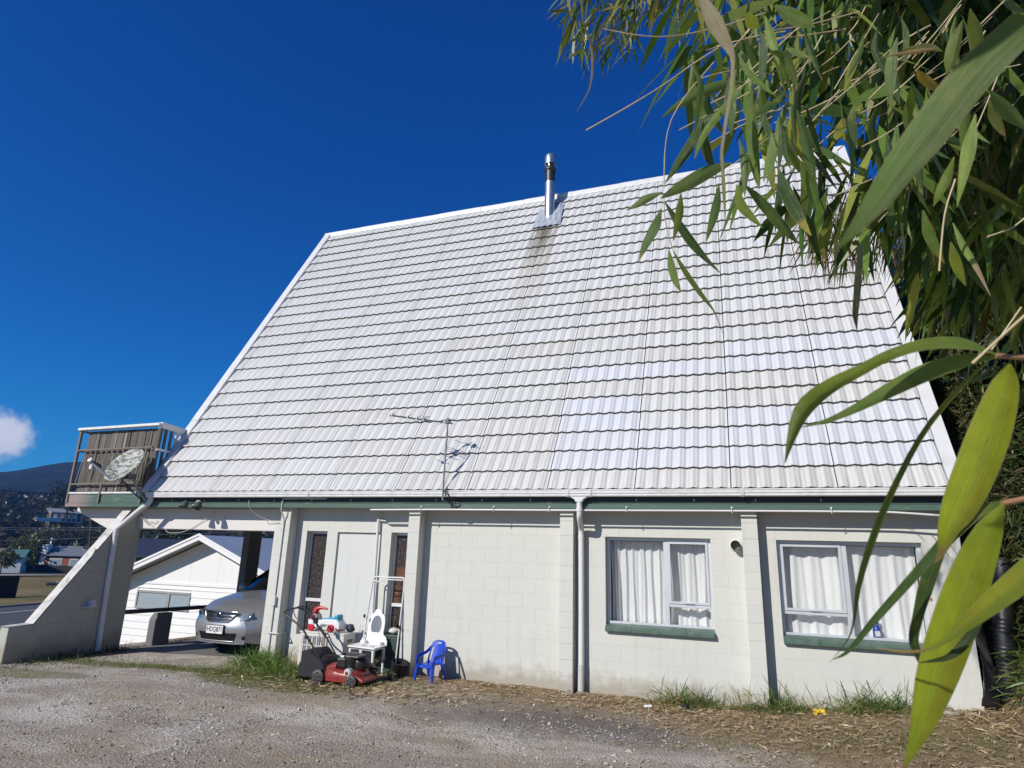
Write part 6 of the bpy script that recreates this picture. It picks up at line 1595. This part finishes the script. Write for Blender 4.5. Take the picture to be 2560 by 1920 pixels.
# red brick house with a white chimney
fr_ = frame_at(150, 1421, 150, R(-24)); rbh = thing('brick_house', 'red brick house with grey roof and tall white chimney across the road', 'house', tuple(fr_(0, 0, 0)))
w_ = hexa(MB(), fr_, -3.2, 8.5, -1, 8, -4, 2.9).build('wall', 'brick_red', rbh)
gr = MB().add([fr_(-3.2, -1.0, 2.9), fr_(-3.2, 8, 2.9), fr_(-3.2, 3.5, 5.0), fr_(-3.0, -1, 2.9), fr_(-3.0, 8, 2.9), fr_(-3.0, 3.5, 5.0)], [(0,1,2),(5,4,3),(0,3,4,1),(1,4,5,2),(2,5,3,0)]).build('gable', 'brick_red', rbh)
gable_roof(MB(), fr_, -3.0, 8.5, -1, 8, 3.0, 2.2).build('roof', 'roof_grey', rbh)
hexa(MB(), fr_, -4.5, -3.2, -.6, 1.6, -2, 5.4).build('chimney', 'house_white', rbh)
hexa(MB(), fr_, -3.75, -3.45, .9, 1.2, 5.2, 7.0).build('chimney_pot', 'house_white', rbh)
for (a_, b_) in ((3.6, 5.4), (5.8, 7.2)):
    wv = hexa(MB(), fr_, -3.27, -3.2, a_-.0, b_, .5, 2.3).build('window', 'house_white', rbh); hexa(MB(), fr_, -3.30, -3.25, a_+.15, b_-.15, .65, 2.15).build('pane', 'blue_glass', wv)
for (a_, b_) in ((-2.2, 0.6), (2.2, 4.0)):
    wv = hexa(MB(), fr_, a_, b_, -1.07, -1.0, .5, 2.3).build('window', 'house_white', rbh); hexa(MB(), fr_, a_+.15, b_-.15, -1.10, -1.05, .65, 2.15).build('pane', 'blue_glass', wv)
fb = thing('dark_fence', 'long dark board fence in front of the red brick house', 'fence', tuple(fr_(0, -5, 0)))
for k in range(34): hexa(MB(), fr_, -7+k*.7, -7+k*.7+.66, -6, -5.9, -4, 1.0+.06*math.sin(k)-.012*k).build('board', 'wood_dark', fb)
# green roofed house at the left edge, white house on the hill, white roof further down
fr_ = frame_at(10, 1409, 135, R(-10)); gh = thing('green_roof_house', 'low house with a green roof at the left edge of the view', 'house', tuple(fr_(0, 0, 0)))
hexa(MB(), fr_, -9, 3, 0, 7, -4, 1.5).build('wall', 'house_white', gh); gable_roof(MB(), fr_, -9, 3, 0, 7, 1.5, 1.5).build('roof', 'roof_green', gh); hexa(MB(), fr_, -1.6, -.4, 2, 3, 1.5, 3.2).build('chimney', 'concrete', gh)
for a_ in (-6, -3, 0.4): wv = hexa(MB(), fr_, a_, a_+1.6, -.06, 0, .1, 1.2).build('window', 'blue_glass', gh)
fr_ = frame_at(145, 1297, 300, R(12)); wh = thing('hill_house', 'white house with verandah rails among the trees on the hillside', 'house', tuple(fr_(0, 0, 0)))
hexa(MB(), fr_, -3, 9, 0, 8, -16, 2.8).build('wall', 'timber_brown', wh); gable_roof(MB(), fr_, -4, 9, 0, 8, 2.8, 2.2).build('roof', 'trim_grey', wh)
hexa(MB(), fr_, -9, 0, -3, -2.8, -1.2, .2).build('deck_rail', 'house_white', wh); hexa(MB(), fr_, -9, 9, -3, 0, -1.5, -1.2).build('deck', 'house_white', wh)
hexa(MB(), fr_, -4, 9.5, -3.2, -.5, 2.7, 3.0).build('verandah_roof', 'house_white', wh)
for k in range(7): hexa(MB(), fr_, -3.8+k*2.1, -3.55+k*2.1, -3, -2.75, -1.2, 2.7).build('verandah_post', 'house_white', wh)
for k in range(4): hexa(MB(), fr_, -2+k*2.6, -.4+k*2.6, -.08, 0, .3, 2.2).build('window', 'house_white', wh)
fr_ = frame_at(400, 1392, 60, R(12)); bh = thing('blue_roof_house', 'dark blue roofed house half hidden behind the carport neighbour', 'house', tuple(fr_(0, 0, 0)))
plain('roof_blue', (.05, .058, .078), .5, var=.15)
hexa(MB(), fr_, -2.2, 5, 0, 8, -6, .2).build('wall', 'house_white', bh); gable_roof(MB(), fr_, -2.2, 5, 0, 8, .2, 1.5).build('roof', 'roof_blue', bh)
for a_ in (-2, -.6, .8, 2.2): hexa(MB(), fr_, a_, a_+1.1, -.06, 0, -.9, -.1).build('window', 'roof_dark', bh)
# dark paling fence at the left edge of the verge
fr_ = frame_at(0, 1490, 38, R(25)); pf_ = thing('paling_fence', 'dark paling fence end at the left edge beside the road verge', 'fence', tuple(fr_(0, 0, 0)))
for k in range(16): hexa(MB(), fr_, 0.7-k*.16, 0.7-k*.16+.15, 0, .03, -.4, 1.17+.02*math.sin(k*2.1)).build('paling', 'wood_dark', pf_)
hexa(MB(), fr_, -1.8, .8, .03, .09, .85, .95).build('fence_rail', 'wood_dark', pf_)
bx = thing('meter_box', 'small pale utility lid and pipe on the far grass verge', 'box', tuple(at(128, 1461, 50)))
fr_ = frame_at(128, 1461, 50); hexa(MB(), fr_, -.35, .35, -.3, .3, -.3, .12).build('lid', 'roof_blue', bx, bevel=.02); hexa(MB(), fr_, .3, 1.2, -.1, .1, .0, .22).build('pipe', 'concrete', bx, bevel=.03)
# power lines
plain('wire', (.25, .25, .25), .6)
pl = thing('power_lines', 'pale power lines strung across the valley at the left', 'power line', tuple(at(-60, 1400, 90)))
for (y0, y1, d0, d1) in ((1322, 1322, 80, 95), (1353, 1336, 80, 95), (1318, 1316, 82, 96)):
    P_ = [at(-80, y0, d0), at(150, (y0+y1)/2+3, (d0+d1)/2), at(420, y1, d1), at(900, y1-14, d1+20)]; MB().tube(catmull(P_, 30), .035, 5).build('wire', 'wire', pl)
pp = thing('power_pole', 'timber power pole with a crossarm among the trees behind the buttress', 'pole', tuple(at(222, 1400, 92)))
MB().tube([at(222, 1410, 92), at(228, 1292, 92)], .13, 8).bar(at(214, 1300, 92), at(242, 1300, 92), .12, .12).build('pole', 'timber_brown', pp)

# ---- trees
def leafball(cen, rad3, N, pal, size, name='crown', parent=None, mat='leaf'):
    v = rng.normal(size=(N, 3)); v /= np.linalg.norm(v, axis=1, keepdims=True); r = rng.uniform(.25, 1, (N, 1))**.45
    lump = 1+.28*np.sin(v[:, :1]*5+v[:, 1:2]*4)+.2*np.sin(v[:, 2:]*7+v[:, :1]*3)
    P = np.array(cen)+v*r*lump*np.array(rad3)
    D = v+rng.normal(0, .7, (N, 3)); return cloud(name, P, D, rng.uniform(.7, 1.3, N)*size, rng.uniform(.5, .9, N)*size, pick(pal, N, .3), mat, parent, .1)
plain('bark', (.10, .085, .07), .9, var=.3, bump=.5, bs=8)
WIL = [(.11, .12, .06), (.14, .14, .075), (.09, .105, .045)]
DK = [(.018, .032, .012), (.028, .045, .015), (.04, .055, .02)]
def tree(px, py, d, h, rx, pal, label, size=.5, N=1500):
    b = at(px, py, d); b.z = float(H(b.x, b.y)) if d < 120 else b.z
    th_ = thing('tree', label, 'tree', tuple(b)); r_ = .035*h
    mb = MB().tube([b-Vector((0, 0, 1)), b+Vector((.1, 0, h*.35)), b+Vector((.2, .1, h*.7))], r_, 8, True, [r_, r_*.7, r_*.3])
    for k in range(5):
        a = k*1.26; mb.tube([b+Vector((.1, 0, h*.3)), b+Vector((rx*.5*math.cos(a), rx*.5*math.sin(a), h*.6)), b+Vector((rx*.8*math.cos(a), rx*.8*math.sin(a), h*.8))], r_*.4, 6, True, [r_*.4, r_*.25, r_*.1])
    mb.build('trunk', 'bark', th_, smooth=60)
    leafball((b.x, b.y, b.z+h*.62), (rx, rx, h*.42), N, pal, size, 'crown', th_)
tree(72, 1424, 150, 7.5, 3.9, WIL, 'grey green spreading tree beside the brick house', .75)
tree(30, 1430, 140, 3.6, 3.2, [(.13, .13, .035), (.09, .11, .03)], 'yellow green bushy tree by the green roofed house', .6, 900)
tree(165, 1290, 260, 14, 6, DK, 'dark pointed tree on the skyline under the balcony', .9, 1300)
tree(112, 1392, 200, 9, 6, WIL, 'pale olive tree behind the white chimney', .9, 1200)
tree(280, 1398, 150, 8, 5, DK, 'dark tree behind the buttress slope', .7, 1200)
tree(420, 1390, 120, 9, 5, DK, 'dark bushy tree above the neighbour gable', .7, 1200)
tree(2, 1424, 120, 3.5, 2.4, [(.13, .12, .04), (.10, .11, .03)], 'small golden bush tree at the far left edge', .5, 700)
# wooded hillside
def wood():
    az = rng.uniform(math.radians(-78), math.radians(-18), 1500); d = 245+rng.uniform(0, 1, 1500)**.8*420
    kp = ~((np.abs(np.degrees(az)+56.2) < 2.0) & (d > 275) & (d < 372)); az, d = az[kp], d[kp]
    x = CAM[0]+np.sin(az)*d; y = CAM[1]+np.cos(az)*d; z = H(x, y)
    Pl, Dl, Cl, Sl = [], [], [], []
    for i in range(len(x)):
        r = rng.uniform(3.0, 6.5); n = 46; v = rng.normal(size=(n, 3)); v /= np.linalg.norm(v, axis=1, keepdims=True); v[:, 2] = np.abs(v[:, 2])*1.0
        Pl.append(np.array([x[i], y[i], z[i]+r*.4])+v*r*rng.uniform(.55, 1, (n, 1))*np.array([1, 1, rng.uniform(.8, 1.5)])); Dl.append(v+rng.normal(0, .6, (n, 3)))
        base = np.array([(.022, .038, .014), (.035, .05, .018), (.055, .06, .025), (.085, .065, .045), (.075, .055, .04), (.03, .045, .015)][rng.integers(0, 6)])
        Cl.append(base*(1+rng.normal(0, .2, (n, 1)))); Sl.append(np.full(n, r*.5))
    S = np.concatenate(Sl)
    o = stuff(cloud('woodland', np.concatenate(Pl), np.concatenate(Dl), S, S*.8, np.concatenate(Cl), 'leaf', None, .1)); tag(o, 'mixed dark woodland covering the hillside beyond the valley', 'woodland')
wood()
# mountain
def hills():
    A_ = np.linspace(math.radians(-110), math.radians(40), 180); Rr = np.linspace(650, 2600, 60)
    a, r = np.meshgrid(A_, Rr); x = CAM[0]+np.sin(a)*r; y = CAM[1]+np.cos(a)*r
    deg = np.degrees(a)
    peak = 132+30*np.exp(-((deg+55.4)/3.2)**2)+8*np.sin(deg*.45)
    prof = ss((r-650)/1050)*(1-.35*ss((r-1750)/850))
    z = 40+(peak-40)*prof
    nz_ = np.vectorize(lambda p_, q_: mnoise.fractal(Vector((p_*.0035, q_*.0035, 0)), 1.0, 2.0, 5))(x, y); z = z+nz_*9*ss((r-650)/300)
    V = np.stack([x, y, z], -1).reshape(-1, 3); I = np.arange(x.size).reshape(x.shape)
    F = np.stack([I[:-1, :-1], I[:-1, 1:], I[1:, 1:], I[1:, :-1]], -1).reshape(-1, 4)
    me = bpy.data.meshes.new('hills'); me.from_pydata(V.tolist(), [], F.tolist())
    for p in me.polygons: p.use_smooth = True
    t = NT('far_forest'); p = t.pos(); n = t.noise(p, .02, 8, .7); c = t.ramp(n, [(.35, (.008, .014, .010)), (.55, (.018, .024, .014)), (.72, (.05, .042, .03))])
    me.materials.append(t.done(t.pbsdf(c, .95, 0, t.bump(t.noise(p, .06, 5, .7), 1., 12), .1))); struct(obj('hills', me))
hills()
# ---- the air
t = NT('haze_air'); pv = t.new('ShaderNodeVolumePrincipled'); pv.inputs['Color'].default_value = (.16, .40, 1., 1); pv.inputs['Density'].default_value = .00021; pv.inputs['Anisotropy'].default_value = .1
t.link(pv.outputs[0], t.out.inputs['Volume'])
hz = MB().box(-2950, 2950, -2950, 2950, -8, 275).build('haze', t.m); stuff(hz); tag(hz, 'thin blue haze in the air over the valley', 'haze')
